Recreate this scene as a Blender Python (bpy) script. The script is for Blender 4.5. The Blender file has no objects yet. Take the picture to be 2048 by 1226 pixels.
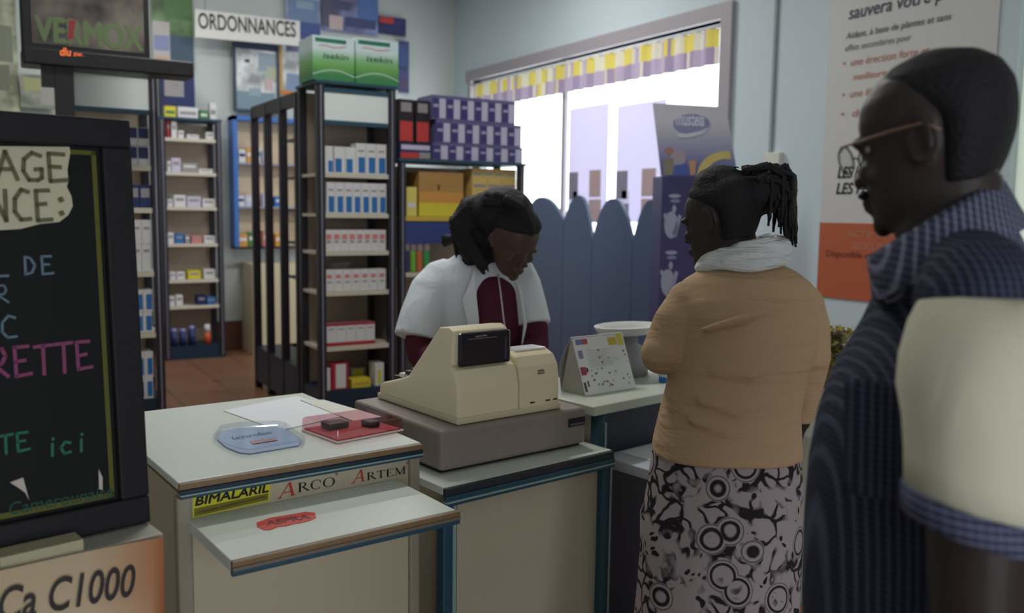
import bpy, bmesh, math, random
from mathutils import Vector, Matrix
random.seed(7)
V = Vector
COL = bpy.context.scene.collection
SC = bpy.context.scene

# ------------------------------------------------------------------ camera
W_PX, H_PX, F_PX, EYE = 2048, 1226, 1775.0, 1.55
YAW, PITCH, ROLL = math.radians(31.2), math.radians(-6.1), math.radians(0.75)
FW = V((math.sin(YAW)*math.cos(PITCH), math.cos(YAW)*math.cos(PITCH), math.sin(PITCH)))
_r0 = V((math.cos(YAW), -math.sin(YAW), 0)); _u0 = _r0.cross(FW)
RT = _r0*math.cos(ROLL) + _u0*math.sin(ROLL); UP = -_r0*math.sin(ROLL) + _u0*math.cos(ROLL)
EYEP = V((0, 0, EYE))
cam_data = bpy.data.cameras.new('camera'); cam = bpy.data.objects.new('camera', cam_data); COL.objects.link(cam)
cam.matrix_world = Matrix(((RT.x, UP.x, -FW.x, 0), (RT.y, UP.y, -FW.y, 0), (RT.z, UP.z, -FW.z, EYE), (0, 0, 0, 1)))
cam_data.sensor_width = 36; cam_data.lens = F_PX/W_PX*36; cam_data.clip_start = 0.05
cam_data.dof.use_dof = True; cam_data.dof.focus_distance = 2.3; cam_data.dof.aperture_fstop = 2.8
SC.camera = cam

# ------------------------------------------------------------------ light and exposure
SC.view_settings.view_transform = 'Standard'; SC.view_settings.look = 'None'
SC.view_settings.gamma = 1; SC.view_settings.use_curve_mapping = False
SC.view_settings.exposure = -0.6
world = bpy.data.worlds.new('sky'); SC.world = world; world.use_nodes = True
world.node_tree.nodes['Background'].inputs[0].default_value = (0.90, 0.94, 1.0, 1)
world.node_tree.nodes['Background'].inputs[1].default_value = 6.0
def area(name, loc, target, sx, sy, power, color=(1, 1, 1), portal=False):
    l = bpy.data.lights.new(name, 'AREA'); l.shape = 'RECTANGLE'; l.size = sx; l.size_y = sy
    l.energy = power; l.color = color
    if portal: l.cycles.is_portal = True
    o = bpy.data.objects.new(name, l); COL.objects.link(o); o.location = loc
    o.rotation_euler = (V(target)-V(loc)).to_track_quat('-Z', 'Y').to_euler()
    return o
area('window_portal', (5.32, 7.32, 1.9), (0, 7.32, 1.9), 4.1, 2.3, 1, portal=True)
area('front_fill_portal', (0.2, -3.05, 1.25), (0.2, 0, 1.25), 3.0, 2.5, 1, portal=True)  # unseen opening behind the camera, added for frontal fill
area('side_door_portal', (5.32, 1.7, 1.7), (0, 1.7, 1.7), 2.4, 3.3, 1, portal=True)
for i, (x, y, p_) in enumerate(((1.2, 8.0, 50), (1.6, 4.0, 80), (3.3, 6.6, 95))):
    area('ceiling_fill_light', (x, y, 4.12), (x, y, 0), 1.2, 0.3, p_, (1.0, 0.99, 0.95))  # added unseen fill lights; the last one brightens the wall above the window

# ------------------------------------------------------------------ pixel -> point on a real plane of the room
def ray(px, py): return FW + RT*((px-W_PX/2)/F_PX) - UP*((py-H_PX/2)/F_PX)
def at(px, py, X=None, Y=None, Z=None, D=None):
    d = ray(px, py)
    if X is not None: return EYEP + d*(X/d.x)
    if Y is not None: return EYEP + d*(Y/d.y)
    if Z is not None: return EYEP + d*((Z-EYE)/d.z)
    return EYEP + d*D
def on_plane(px, py, p, n):
    d = ray(px, py); return EYEP + d*((p-EYEP).dot(n)/d.dot(n))

# ------------------------------------------------------------------ materials
def lin(c): return tuple(((x/255)/12.92 if x/255 <= 0.04045 else ((x/255+0.055)/1.055)**2.4) for x in c)
MATS = {}
def mat(name, rgb, rough=0.55, metal=0.0, spec=0.4, noise=0.0, nscale=8, bump=0.0, bscale=60, alpha=None):
    if name in MATS: return MATS[name]
    m = bpy.data.materials.new(name); m.use_nodes = True; MATS[name] = m
    nt = m.node_tree; b = nt.nodes['Principled BSDF']; c = lin(rgb) + (1,)
    b.inputs['Base Color'].default_value = c; b.inputs['Roughness'].default_value = rough
    b.inputs['Metallic'].default_value = metal; b.inputs['Specular IOR Level'].default_value = spec
    m.diffuse_color = c
    if noise or bump:
        tc = nt.nodes.new('ShaderNodeTexCoord')
    if noise:
        n = nt.nodes.new('ShaderNodeTexNoise'); n.inputs['Scale'].default_value = nscale; n.inputs['Detail'].default_value = 4
        nt.links.new(tc.outputs['Object'], n.inputs['Vector'])
        mx = nt.nodes.new('ShaderNodeMix'); mx.data_type = 'RGBA'
        mx.inputs[6].default_value = tuple(x*(1-noise) for x in c[:3]) + (1,)
        mx.inputs[7].default_value = tuple(min(1, x*(1+noise)) for x in c[:3]) + (1,)
        nt.links.new(n.outputs['Fac'], mx.inputs[0]); nt.links.new(mx.outputs[2], b.inputs['Base Color'])
    if bump:
        n2 = nt.nodes.new('ShaderNodeTexNoise'); n2.inputs['Scale'].default_value = bscale; n2.inputs['Detail'].default_value = 5
        nt.links.new(tc.outputs['Object'], n2.inputs['Vector'])
        bp = nt.nodes.new('ShaderNodeBump'); bp.inputs['Strength'].default_value = bump; bp.inputs['Distance'].default_value = 0.01
        nt.links.new(n2.outputs['Fac'], bp.inputs['Height']); nt.links.new(bp.outputs['Normal'], b.inputs['Normal'])
    return m
def node_mat(name):
    m = bpy.data.materials.new(name); m.use_nodes = True; MATS[name] = m
    nt = m.node_tree
    return m, nt, nt.nodes, nt.links, nt.nodes['Principled BSDF']
def P(*rgb, **k):
    return mat('print_%02x%02x%02x' % tuple(int(c) for c in rgb), rgb, **k)
def clear_mat(name, tint=(0.93, 0.95, 0.97), gloss=0.12, rough=0.05):
    m = bpy.data.materials.new(name); m.use_nodes = True; MATS[name] = m
    nt = m.node_tree; nt.nodes.clear()
    o = nt.nodes.new('ShaderNodeOutputMaterial'); t = nt.nodes.new('ShaderNodeBsdfTransparent'); g = nt.nodes.new('ShaderNodeBsdfGlossy')
    x = nt.nodes.new('ShaderNodeMixShader'); t.inputs[0].default_value = tint + (1,); g.inputs['Roughness'].default_value = rough
    x.inputs[0].default_value = gloss
    nt.links.new(t.outputs[0], x.inputs[1]); nt.links.new(g.outputs[0], x.inputs[2]); nt.links.new(x.outputs[0], o.inputs[0])
    return m
def sheer_mat(name, rgb, trans):
    m = bpy.data.materials.new(name); m.use_nodes = True; MATS[name] = m
    nt = m.node_tree; nt.nodes.clear()
    o = nt.nodes.new('ShaderNodeOutputMaterial'); d = nt.nodes.new('ShaderNodeBsdfDiffuse'); t = nt.nodes.new('ShaderNodeBsdfTranslucent')
    x = nt.nodes.new('ShaderNodeMixShader'); c = lin(rgb) + (1,)
    d.inputs[0].default_value = c; t.inputs[0].default_value = c; x.inputs[0].default_value = trans
    nt.links.new(d.outputs[0], x.inputs[1]); nt.links.new(t.outputs[0], x.inputs[2]); nt.links.new(x.outputs[0], o.inputs[0])
    return m

# ------------------------------------------------------------------ mesh builder (coordinates are world, or the parent's when it still sits at the origin)
class MB:
    def __init__(s, M=None): s.v = []; s.f = []; s.mi = []; s.mats = []; s.sm = []; s.M = M
    def _m(s, m):
        if m not in s.mats: s.mats.append(m)
        return s.mats.index(m)
    def add(s, verts, faces, m, smooth=False):
        k = len(s.v)
        s.v += [(s.M @ V(p)) if s.M else V(p) for p in verts]
        for f in faces: s.f.append([k+i for i in f]); s.mi.append(s._m(m)); s.sm.append(smooth)
    def box(s, x0, x1, y0, y1, z0, z1, m):
        x0, x1 = sorted((x0, x1)); y0, y1 = sorted((y0, y1)); z0, z1 = sorted((z0, z1))
        s.add([(x0, y0, z0), (x1, y0, z0), (x1, y1, z0), (x0, y1, z0), (x0, y0, z1), (x1, y0, z1), (x1, y1, z1), (x0, y1, z1)],
              [(0, 3, 2, 1), (4, 5, 6, 7), (0, 1, 5, 4), (1, 2, 6, 5), (2, 3, 7, 6), (3, 0, 4, 7)], m)
        return s
    def poly(s, pts, m): s.add(pts, [list(range(len(pts)))], m); return s
    def slab(s, pts, off, m):          # polygon thickened by the vector off
        n = len(pts); off = V(off)
        s.add([V(p) for p in pts] + [V(p)+off for p in pts], [list(range(n))[::-1], list(range(n, 2*n))] + [(i, (i+1) % n, n+(i+1) % n, n+i) for i in range(n)], m)
        return s
    def loft(s, rings, m, cap=True, smooth=True, closed=True):
        n = len(rings[0]); vs = [p for r in rings for p in r]; fs = []
        for i in range(len(rings)-1):
            for j in range(n if closed else n-1):
                a = i*n+j; b = i*n+(j+1) % n; fs.append((a, b, b+n, a+n))
        if cap and closed: fs.append(list(range(n))[::-1]); fs.append([len(vs)-n+i for i in range(n)])
        s.add(vs, fs, m, smooth); return s
    def tube(s, path, r, m, n=10, cap=True):
        path = [V(p) for p in path]; rs = r if isinstance(r, (list, tuple)) else [r]*len(path)
        rings = []; up = None
        for i, p in enumerate(path):
            d = (path[min(i+1, len(path)-1)]-path[max(i-1, 0)]).normalized()
            if up is None: up = d.orthogonal().normalized()
            up = (up - d*up.dot(d)); up = up.normalized() if up.length > 1e-6 else d.orthogonal().normalized()
            q = d.cross(up)
            rings.append([p + up*(rs[i]*math.cos(2*math.pi*k/n)) + q*(rs[i]*math.sin(2*math.pi*k/n)) for k in range(n)])
        return s.loft(rings, m, cap)
    def ball(s, c, r, m, n=12, k=8, axes=None):
        c = V(c); A = axes or (V((1, 0, 0)), V((0, 1, 0)), V((0, 0, 1))); r = r if isinstance(r, (list, tuple)) else (r, r, r)
        rings = []
        for i in range(k+1):
            t = -math.pi/2 + math.pi*(i if 0 < i < k else (0.08 if i == 0 else k-0.08))/k
            rings.append([c + A[0]*(r[0]*math.cos(t)*math.cos(2*math.pi*j/n)) + A[1]*(r[1]*math.cos(t)*math.sin(2*math.pi*j/n)) + A[2]*(r[2]*math.sin(t)) for j in range(n)])
        return s.loft(rings, m)
    def mesh(s, name, inv=None):
        me = bpy.data.meshes.new(name)
        me.from_pydata([tuple((inv @ p) if inv else p) for p in s.v], [], s.f)
        for m in s.mats: me.materials.append(m)
        for p, i, sm in zip(me.polygons, s.mi, s.sm): p.material_index = i; p.use_smooth = sm
        me.update(); return me
    def build(s, name, parent=None, origin=None, bevel=0.0, seg=2, fix=True):
        if parent is not None: inv = parent.matrix_basis.inverted()
        elif origin is not None: inv = Matrix.Translation(-V(origin))
        else: inv = None
        if parent is not None and parent.parent is not None: inv = parent.matrix_basis.inverted() @ parent.parent.matrix_basis.inverted()
        me = s.mesh(name, inv)
        if fix:
            bm = bmesh.new(); bm.from_mesh(me); bmesh.ops.recalc_face_normals(bm, faces=bm.faces); bm.to_mesh(me); bm.free()
        o = bpy.data.objects.new(name, me); COL.objects.link(o)
        if parent is not None: o.parent = parent
        elif origin is not None: o.location = origin
        if bevel:
            b = o.modifiers.new('bevel', 'BEVEL'); b.width = bevel; b.segments = seg; b.limit_method = 'ANGLE'; b.angle_limit = math.radians(40)
        return o
    def fuse(s, name, parent, voxel, smooth=4, material=None):   # one continuous skin out of overlapping lofts
        inv = parent.matrix_basis.inverted()
        me = s.mesh(name+'_raw', inv); t = bpy.data.objects.new('raw', me); COL.objects.link(t)
        bm = bmesh.new(); bm.from_mesh(me); bmesh.ops.recalc_face_normals(bm, faces=bm.faces); bm.to_mesh(me); bm.free()
        r = t.modifiers.new('r', 'REMESH'); r.mode = 'VOXEL'; r.voxel_size = voxel; r.use_smooth_shade = True
        if smooth: q = t.modifiers.new('s', 'SMOOTH'); q.factor = 0.5; q.iterations = smooth
        dg = bpy.context.evaluated_depsgraph_get(); me2 = bpy.data.meshes.new_from_object(t.evaluated_get(dg))
        bpy.data.objects.remove(t); bpy.data.meshes.remove(me)
        me2.name = name; me2.materials.clear(); me2.materials.append(material or s.mats[0])
        for p in me2.polygons: p.use_smooth = True; p.material_index = 0
        o = bpy.data.objects.new(name, me2); COL.objects.link(o); o.parent = parent
        return o

def brief(t):
    for w_ in (' the', ' medicine', ' small', ' from left'):
        while len(t.split()) > 16 and w_+' ' in t: t = t.replace(w_+' ', ' ', 1)
    return t
def tag(o, label, cat, group=None):
    o['label'] = brief(label); o['category'] = cat
    if group: o['group'] = group
    return o
def thing(name, label, cat, loc=(0, 0, 0), rz=0.0, group=None):
    o = bpy.data.objects.new(name, None); COL.objects.link(o); o.empty_display_size = 0.1
    o.matrix_basis = Matrix.Translation(V(loc)) @ Matrix.Rotation(rz, 4, 'Z')
    return tag(o, label, cat, group)
def structure(o): o['kind'] = 'structure'; return o
def dup(root, label=None):
    r = root.copy(); COL.objects.link(r)
    if label: r['label'] = label
    for ch in list(root.children):
        c = ch.copy(); COL.objects.link(c); c.parent = r
        for g in list(ch.children):
            d = g.copy(); COL.objects.link(d); d.parent = c
    return r
def frame(loc, rz): return Matrix.Translation(V(loc)) @ Matrix.Rotation(rz, 4, 'Z')

# ------------------------------------------------------------------ lettering
def text(name, body, L, R, up, h, m, parent, shear=0.0, bold=0.0, lift=0.0008, thick=0.0006):
    """flat letters from baseline point L to R, cap height h"""
    L, R = V(L), V(R); ex = (R-L).normalized(); up = V(up); ey = (up-ex*up.dot(ex)).normalized(); n = ex.cross(ey)
    cu = bpy.data.curves.new('t', 'FONT'); cu.body = body; cu.size = 1; cu.shear = shear; cu.offset = 0.0 if 'M' in body else bold; cu.resolution_u = 4
    t = bpy.data.objects.new('t', cu); COL.objects.link(t)
    dg = bpy.context.evaluated_depsgraph_get(); me = bpy.data.meshes.new_from_object(t.evaluated_get(dg))
    bpy.data.objects.remove(t); bpy.data.curves.remove(cu)
    xs = [v.co.x for v in me.vertices]; x0, x1 = min(xs), max(xs)
    sx = (R-L).length/(x1-x0); sy = h/0.70
    par = parent; M = par.matrix_basis.copy()
    if par.parent is not None: M = par.parent.matrix_basis @ M
    inv = M.inverted()
    for v in me.vertices: v.co = inv @ (L + ex*((v.co.x-x0)*sx) + ey*(v.co.y*sy) + n*lift)
    if 'M' in body and bold:       # heavier strokes: the outline repeated a hair to each side
        bm = bmesh.new(); bm.from_mesh(me); base = bm.verts[:] + bm.edges[:] + bm.faces[:]; r3 = inv.to_3x3()
        for k_, (dx, dy) in enumerate(((-1, 0), (1, 0), (0, -1), (0, 1))):
            g_ = bmesh.ops.duplicate(bm, geom=base)['geom']
            bmesh.ops.translate(bm, verts=[v for v in g_ if isinstance(v, bmesh.types.BMVert)], vec=r3 @ (ex*(dx*bold*h) + ey*(dy*bold*h) + n*(.00006*(k_+1))))
        bm.to_mesh(me); bm.free()
    me.materials.clear(); me.materials.append(m)
    o = bpy.data.objects.new(name, me); COL.objects.link(o); o.parent = parent
    return o
# hand lettering: strokes in a unit box
GL = {'A': [[(0, 0), (.45, 1), (.95, 0)], [(.2, .38), (.75, .38)]], 'G': [[(.9, .9), (.5, 1), (.12, .75), (.05, .35), (.3, .03), (.7, 0), (.9, .1), (.92, .42), (.6, .42)]],
      'E': [[(.85, 1), (.1, 1), (.12, 0), (.95, .04)], [(.12, .52), (.65, .54)]], 'N': [[(0, 0), (.02, 1), (.8, 0), (.82, 1)]],
      'C': [[(.9, .92), (.5, 1), (.12, .7), (.08, .3), (.4, .02), (.95, .05)]], ':': [[(.3, .68), (.36, .62)], [(.3, .28), (.36, .22)]],
      'D': [[(.1, 0), (.12, 1), (.55, .9), (.85, .5), (.6, .1), (.1, 0)]], 'R': [[(.1, 0), (.12, 1), (.6, 1), (.75, .75), (.55, .5), (.12, .48), (.85, 0)]],
      'T': [[(0, .98), (1, 1.0)], [(.5, 1), (.48, -.05)]], 'L': [[(.1, 1), (.1, 0), (.9, .02)]], 'i': [[(.45, .62), (.4, 0)], [(.5, .9), (.52, .84)]],
      'c': [[(.8, .55), (.45, .62), (.15, .35), (.35, .02), (.8, .08)]], ' ': []}
def hand_lettering(name, body, org, ex, ey, w, h, r, m, parent, gap=0.25, n=None, seed=0):
    """chalk or marker letters; org = lower-left, ex/ey unit vectors of the surface"""
    rnd = random.Random(seed); mb = MB(); k = 0; n = V(ex).cross(V(ey))
    for ch in body:
        for st in GL.get(ch, []):
            pts = [V(org) + V(ex)*(k+x*w) + V(ey)*(y*h + rnd.uniform(-.02, .02)*h) + n*(r*0.4) for x, y in st]
            for a, b in zip(pts, pts[1:]):
                d = (b-a).normalized(); s = n.cross(d)*r; a2 = a-d*r*0.6; b2 = b+d*r*0.6
                mb.poly([a2-s, b2-s, b2+s, a2+s], m)
        k += w*(1+gap) if ch not in ':i' else w*(0.75+gap)
    return mb.build(name, parent, fix=False)
# serif capitals for the shelf logos: thick stems, thin arms, bracket serifs
def serif(name, body, L, R, up, h, m, parent, slant=0.0, lift=0.0008):
    L, R = V(L), V(R); ex = (R-L).normalized(); up = V(up); ey = (up-ex*up.dot(ex)).normalized(); n = ex.cross(ey)
    polys = []; x = 0
    def st(a, b, w): a, b = V(a+(0,)), V(b+(0,)); d = (b-a).normalized(); s = V((-d.y, d.x, 0))*w/2; polys.append([a-s, b-s, b+s, a+s])
    def sf(cx, y, w=.30): polys.append([V((cx-w/2, y-.025, 0)), V((cx+w/2, y-.025, 0)), V((cx+w/2, y+.025, 0)), V((cx-w/2, y+.025, 0))])
    def arc(cx, cy, rx, ry, a0, a1, w0, w1, k=18):
        for i in range(k):
            t0 = math.radians(a0+(a1-a0)*i/k); t1 = math.radians(a0+(a1-a0)*(i+1)/k)
            wa = w0+(w1-w0)*abs(math.cos(t0)); wb = w0+(w1-w0)*abs(math.cos(t1))
            polys.append([V((cx+(rx-wa)*math.cos(t0), cy+(ry-w0)*math.sin(t0), 0)), V((cx+rx*math.cos(t0), cy+ry*math.sin(t0), 0)), V((cx+rx*math.cos(t1), cy+ry*math.sin(t1), 0)), V((cx+(rx-wb)*math.cos(t1), cy+(ry-w0)*math.sin(t1), 0))])
    for ch in body:
        k = len(polys)
        if ch == 'A': st((.08, .02), (.44, 1), .055); st((.82, .02), (.44, 1), .14); st((.2, .34), (.68, .34), .05); sf(.08, .025, .26); sf(.82, .025, .3); w = .95
        elif ch == 'R': st((.18, .02), (.18, .98), .14); arc(.3, .74, .36, .26, -90, 90, .05, .13); st((.18, .975), (.34, .975), .05); st((.18, .5), (.34, .5), .05); st((.4, .5), (.8, .02), .14); sf(.18, .025); sf(.13, .975, .2); sf(.82, .025, .2); w = .92
        elif ch == 'C': arc(.48, .5, .43, .52, 45, 315, .05, .14, 30); st((.79, .62), (.79, .92), .05); w = .95
        elif ch == 'O': arc(.5, .5, .46, .52, 0, 360, .05, .14, 36); w = 1.05
        elif ch == 'T': st((.42, .02), (.42, .98), .14); st((.05, .96), (.8, .96), .06); st((.07, .78), (.07, .96), .05); st((.78, .78), (.78, .96), .05); sf(.42, .025); w = .88
        elif ch == 'E': st((.18, .02), (.18, .98), .14); st((.1, .965), (.7, .965), .06); st((.1, .03), (.74, .03), .06); st((.2, .52), (.55, .52), .05); st((.69, .8), (.69, .96), .05); st((.73, .05), (.73, .22), .05); w = .85
        elif ch == 'M': st((.14, .02), (.14, .98), .05); st((.14, .98), (.52, .05), .13); st((.52, .05), (.88, .98), .05); st((.9, .02), (.9, .98), .13); sf(.14, .025, .24); sf(.9, .025, .28); sf(.12, .975, .2); sf(.92, .975, .2); w = 1.1
        for p in polys[k:]:
            for q in p: q.x += x
        x += w
    sx = (R-L).length/x; mb = MB()
    for p in polys: mb.poly([L + ex*((q.x+slant*q.y)*sx) + ey*(q.y*h) + n*lift for q in p], m)
    return mb.build(name, parent, fix=False)
ZUP = V((0, 0, 1))

# common materials
M_wall = mat('painted_plaster', (192, 206, 212), 0.8, noise=0.04, nscale=2, bump=0.08, bscale=40)
M_wallb = mat('back_wall_paint', (200, 208, 206), 0.8, noise=0.04, nscale=2, bump=0.08, bscale=40)
M_ceil = mat('ceiling_paint', (225, 226, 222), 0.9, bump=0.05)
M_white = mat('white_laminate', (216, 224, 216), 0.35, noise=0.02)
M_cream = mat('cream_laminate', (186, 176, 152), 0.5, noise=0.05, nscale=3)
M_shelfw = mat('shelf_cream', (205, 198, 182), 0.5, noise=0.03)
M_back = mat('shelf_back_cream', (176, 160, 142), 0.6, noise=0.05)
M_post = mat('dark_aluminium_post', (52, 48, 56), 0.4, 0.3)
M_strip = mat('pale_post_groove', (150, 152, 168), 0.35, 0.5)
M_teal = mat('teal_plastic_edge', (44, 78, 96), 0.4)
M_teald = mat('dark_teal_panel', (28, 48, 66), 0.4)
M_tealine = mat('pale_green_line', (140, 165, 160), 0.4)
M_brown = mat('brown_edge_band', (128, 104, 76), 0.45, noise=0.2, nscale=30)
M_dark = mat('black_paint', (26, 26, 27), 0.45)
M_paper = mat('white_paper', (236, 240, 246), 0.6)
M_black = mat('black_ink', (18, 18, 20), 0.6)
M_red = mat('red_ink', (170, 40, 40), 0.5)

# ================================================================== the setting
XW, YB, XL, YF, ZC = 5.1, 9.85, -2.6, -3.0, 4.25
m, nt, N, Lk, b = node_mat('brown_floor_tiles')
tc = N.new('ShaderNodeTexCoord'); br = N.new('ShaderNodeTexBrick'); br.offset = 0.0
br.inputs['Color1'].default_value = lin((132, 92, 66)) + (1,); br.inputs['Color2'].default_value = lin((118, 84, 62)) + (1,); br.inputs['Mortar'].default_value = lin((84, 66, 54)) + (1,)
br.inputs['Scale'].default_value = 1; br.inputs['Brick Width'].default_value = 0.45; br.inputs['Row Height'].default_value = 0.45; br.inputs['Mortar Size'].default_value = 0.008
Lk.new(tc.outputs['Object'], br.inputs['Vector']); Lk.new(br.outputs['Color'], b.inputs['Base Color']); b.inputs['Roughness'].default_value = 0.35
structure(MB().box(XL-.2, XW+.2, YF-.2, YB+.2, -0.1, 0, m).build('floor'))
structure(MB().box(XL-.2, XW+.2, YF-.2, YB+.2, ZC, ZC+.1, M_ceil).build('ceiling'))
structure(MB().box(XL-.2, XW+.2, YB, YB+.2, 0, ZC, M_wallb).build('wall_back'))
structure(MB().box(XL-.2, XL, YF, YB, 0, ZC, M_wallb).build('wall_left'))
wf = MB(); wf.box(XL, -1.3, YF-.2, YF, 0, ZC, M_wallb); wf.box(1.7, XW, YF-.2, YF, 0, ZC, M_wallb); wf.box(-1.3, 1.7, YF-.2, YF, 2.5, ZC, M_wallb)  # gap in the unseen wall, sized to let frontal fill in
structure(wf.build('wall_front'))
WY0, WY1, WZ0, WZ1 = 5.27, 9.37, 0.75, 3.07
wr = MB()
wr.box(XW, XW+.2, WY1, YB, 0, ZC, M_wall); wr.box(XW, XW+.2, 2.93, WY0, 0, ZC, M_wall); wr.box(XW, XW+.2, WY0, WY1, 0, WZ0, M_wall); wr.box(XW, XW+.2, WY0, WY1, WZ1, ZC, M_wall)
wr.box(XW, XW+.2, YF, 0.5, 0, ZC, M_wall); wr.box(XW, XW+.2, 0.5, 2.93, 3.4, ZC, M_wall)
structure(wr.build('wall_right'))
droot = bpy.data.objects.new('door_1', None); COL.objects.link(droot); droot.matrix_basis = Matrix.Translation((XW, 1.7, 0)); structure(droot)
MB().box(XW+.06, XW+.066, .5, 2.93, 0, 3.4, sheer_mat('frosted_door_glass', (206, 210, 200), .62)).build('door_pane', droot)
MB().box(XW+.03, XW+.10, 1.66, 1.74, 0, 3.4, mat('door_frame_white', (210, 214, 208), .4)).build('door_frame', droot)
structure(MB().box(XL, XW, YB-.02, YB, 0, 0.32, mat('brown_skirting_tile', (96, 66, 52), 0.4, noise=0.1)).build('baseboard_back'))
M_wframe = mat('window_frame_paint', (158, 152, 158), 0.5)
wroot = bpy.data.objects.new('window_1', None); COL.objects.link(wroot); wroot.location = (XW, WY0, WZ0); structure(wroot); wroot.matrix_basis = Matrix.Translation((XW, WY0, WZ0))
f = MB(); t = 0.12
f.box(XW-.04, XW+.1, WY0-t, WY1+t, WZ1, WZ1+t, M_wframe); f.box(XW-.04, XW+.1, WY0-t, WY0, WZ0, WZ1, M_wframe); f.box(XW-.04, XW+.1, WY1, WY1+.06, WZ0, WZ1, M_wframe)
f.box(XW-.06, XW+.1, WY0-t, WY1+t, WZ0-.06, WZ0, M_wframe)
f.build('window_frame', wroot)
for yy in (7.55,):
    MB().box(XW+.05, XW+.09, yy-.03, yy+.03, WZ0, WZ1, M_wframe).build('mullion', wroot)
MB().box(XW+.105, XW+.111, WY0, WY1, WZ0, WZ1, clear_mat('window_glass', (0.97, 0.98, 0.98), 0.04, 0.02)).build('window_pane', wroot)
MB().tube([(XW-.02, WY0, WZ1-.05), (XW-.02, WY1, WZ1-.05)], 0.012, mat('white_rail', (225, 225, 230), 0.3), 8).build('curtain_rail', wroot)
# patterned valance: pleated strip of translucent cloth printed with yellow and mauve blocks
val = MB(); cols = [sheer_mat('valance_yellow', (206, 190, 96), 0.16), sheer_mat('valance_mauve', (150, 136, 160), 0.16), sheer_mat('valance_cream', (206, 200, 180), 0.17), sheer_mat('valance_lilac', (170, 156, 176), 0.17)]
n = 150; rv = random.Random(3)
for r_ in range(2):
    for i in range(n):
        y0 = WY0+.03+(WY1-WY0-.06)*i/n; y1 = WY0+.03+(WY1-WY0-.06)*(i+1)/n
        w = lambda y: XW-.02+.018*math.sin(y*38)
        z0, z1 = WZ1-.06-.14*(r_+1), WZ1-.06-.14*r_
        c = cols[((i//5)*2+r_+(1 if rv.random() < .15 else 0)) % 4]
        val.add([(w(y0), y0, z0), (w(y1), y1, z0), (w(y1), y1, z1), (w(y0), y0, z1)], [(0, 1, 2, 3)], c)
tag(val.build('valance', origin=(XW-.02, WY0, WZ1-.06)), 'patterned yellow and mauve valance strip hanging along the top of the bright window', 'curtain')

# cable trunking with its switch box on the right wall
tr = thing('cable_trunking', 'thin grey cable trunking running down the wall to a white switch box', 'cable', at(1548, 300, X=XW-.01))
p0 = at(1557, -120, X=XW-.012); p1 = at(1541, 306, X=XW-.012)
tt = MB(); tt.box(XW-.02, XW-.001, p1.y-.012, p1.y+.012, p1.z, 4.2, mat('trunking_grey', (132, 146, 150), 0.6)); tt.build('trunking', tr)
a = at(1532, 306, X=XW-.03); c = at(1560, 352, X=XW-.03)
MB().box(XW-.05, XW-.001, c.y, a.y, c.z, a.z, mat('switch_box_white', (206, 208, 196), 0.4)).build('switch_box', tr, bevel=.006)

# tall advertising poster on the right wall
pA = at(1640, 445, X=XW-.012); pB = at(1632, 592, X=XW-.012); yR = 3.05; zT = 3.6
ps = thing('wall_poster', 'tall white advertising poster with orange foot band on the pale blue wall behind the man', 'poster', (XW-.006, (pA.y+yR)/2, pB.z))
MB().box(XW-.01, XW-.002, yR, pA.y, pB.z, zT, mat('poster_white', (196, 196, 194), 0.5)).build('sheet', ps)
zo = at(1700, 452, X=XW-.012).z
MB().box(XW-.0125, XW-.0101, yR, pA.y, pB.z, pA.z, mat('poster_orange', (176, 92, 62), 0.5)).build('orange_band', ps)
def wall_text(name, body, x0, y0, x1, y1, h, rgb, shear=0.0, bold=0.0):
    L = at(x0, y0, X=XW-.0135); R = at(x1, y1, X=XW-.0135); zz = (L.z+R.z)/2
    return text(name, body, (L.x, L.y, zz), (R.x, R.y, zz), ZUP, h, P(*rgb), ps, shear, bold)
wall_text('headline', 'sauvera votre peau', 1697, 36, 1935, -8, .085, (52, 54, 78), .15, .008)
wall_text('text_line', 'Aidant, à base de plantes et sans', 1692, 77, 1902, 40, .042, (84, 90, 96), .15, .01)
wall_text('text_line', 'effets secondaires pour', 1690, 101, 1822, 82, .042, (96, 100, 106), .15)
wall_text('text_line', '•  une érection forte et', 1686, 134, 1858, 108, .05, (182, 110, 84), .15)
wall_text('text_line', 'meilleure', 1706, 160, 1772, 152, .045, (182, 110, 84), .15)
wall_text('text_line', '•  une libido accrue', 1684, 196, 1830, 180, .05, (176, 112, 90), .15)
wall_text('text_line', '•  du plaisir', 1682, 234, 1800, 226, .05, (176, 112, 90), .15)
wall_text('text_line', 'LES HOMMES', 1675, 356, 1800, 352, .075, (40, 42, 46), .25, .03)
wall_text('text_line', 'LES FEMMES', 1672, 387, 1800, 387, .075, (40, 42, 46), .25, .03)
wall_text('text_line', 'ACTIF SUR', 1693, 472, 1790, 478, .045, (168, 128, 104))
wall_text('text_line', 'SEXUEL', 1705, 496, 1780, 503, .045, (168, 128, 104))
wall_text('text_line', 'Disponible en pharmacie', 1652, 508, 1830, 528, .045, (92, 52, 44), .1, .01)

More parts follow.
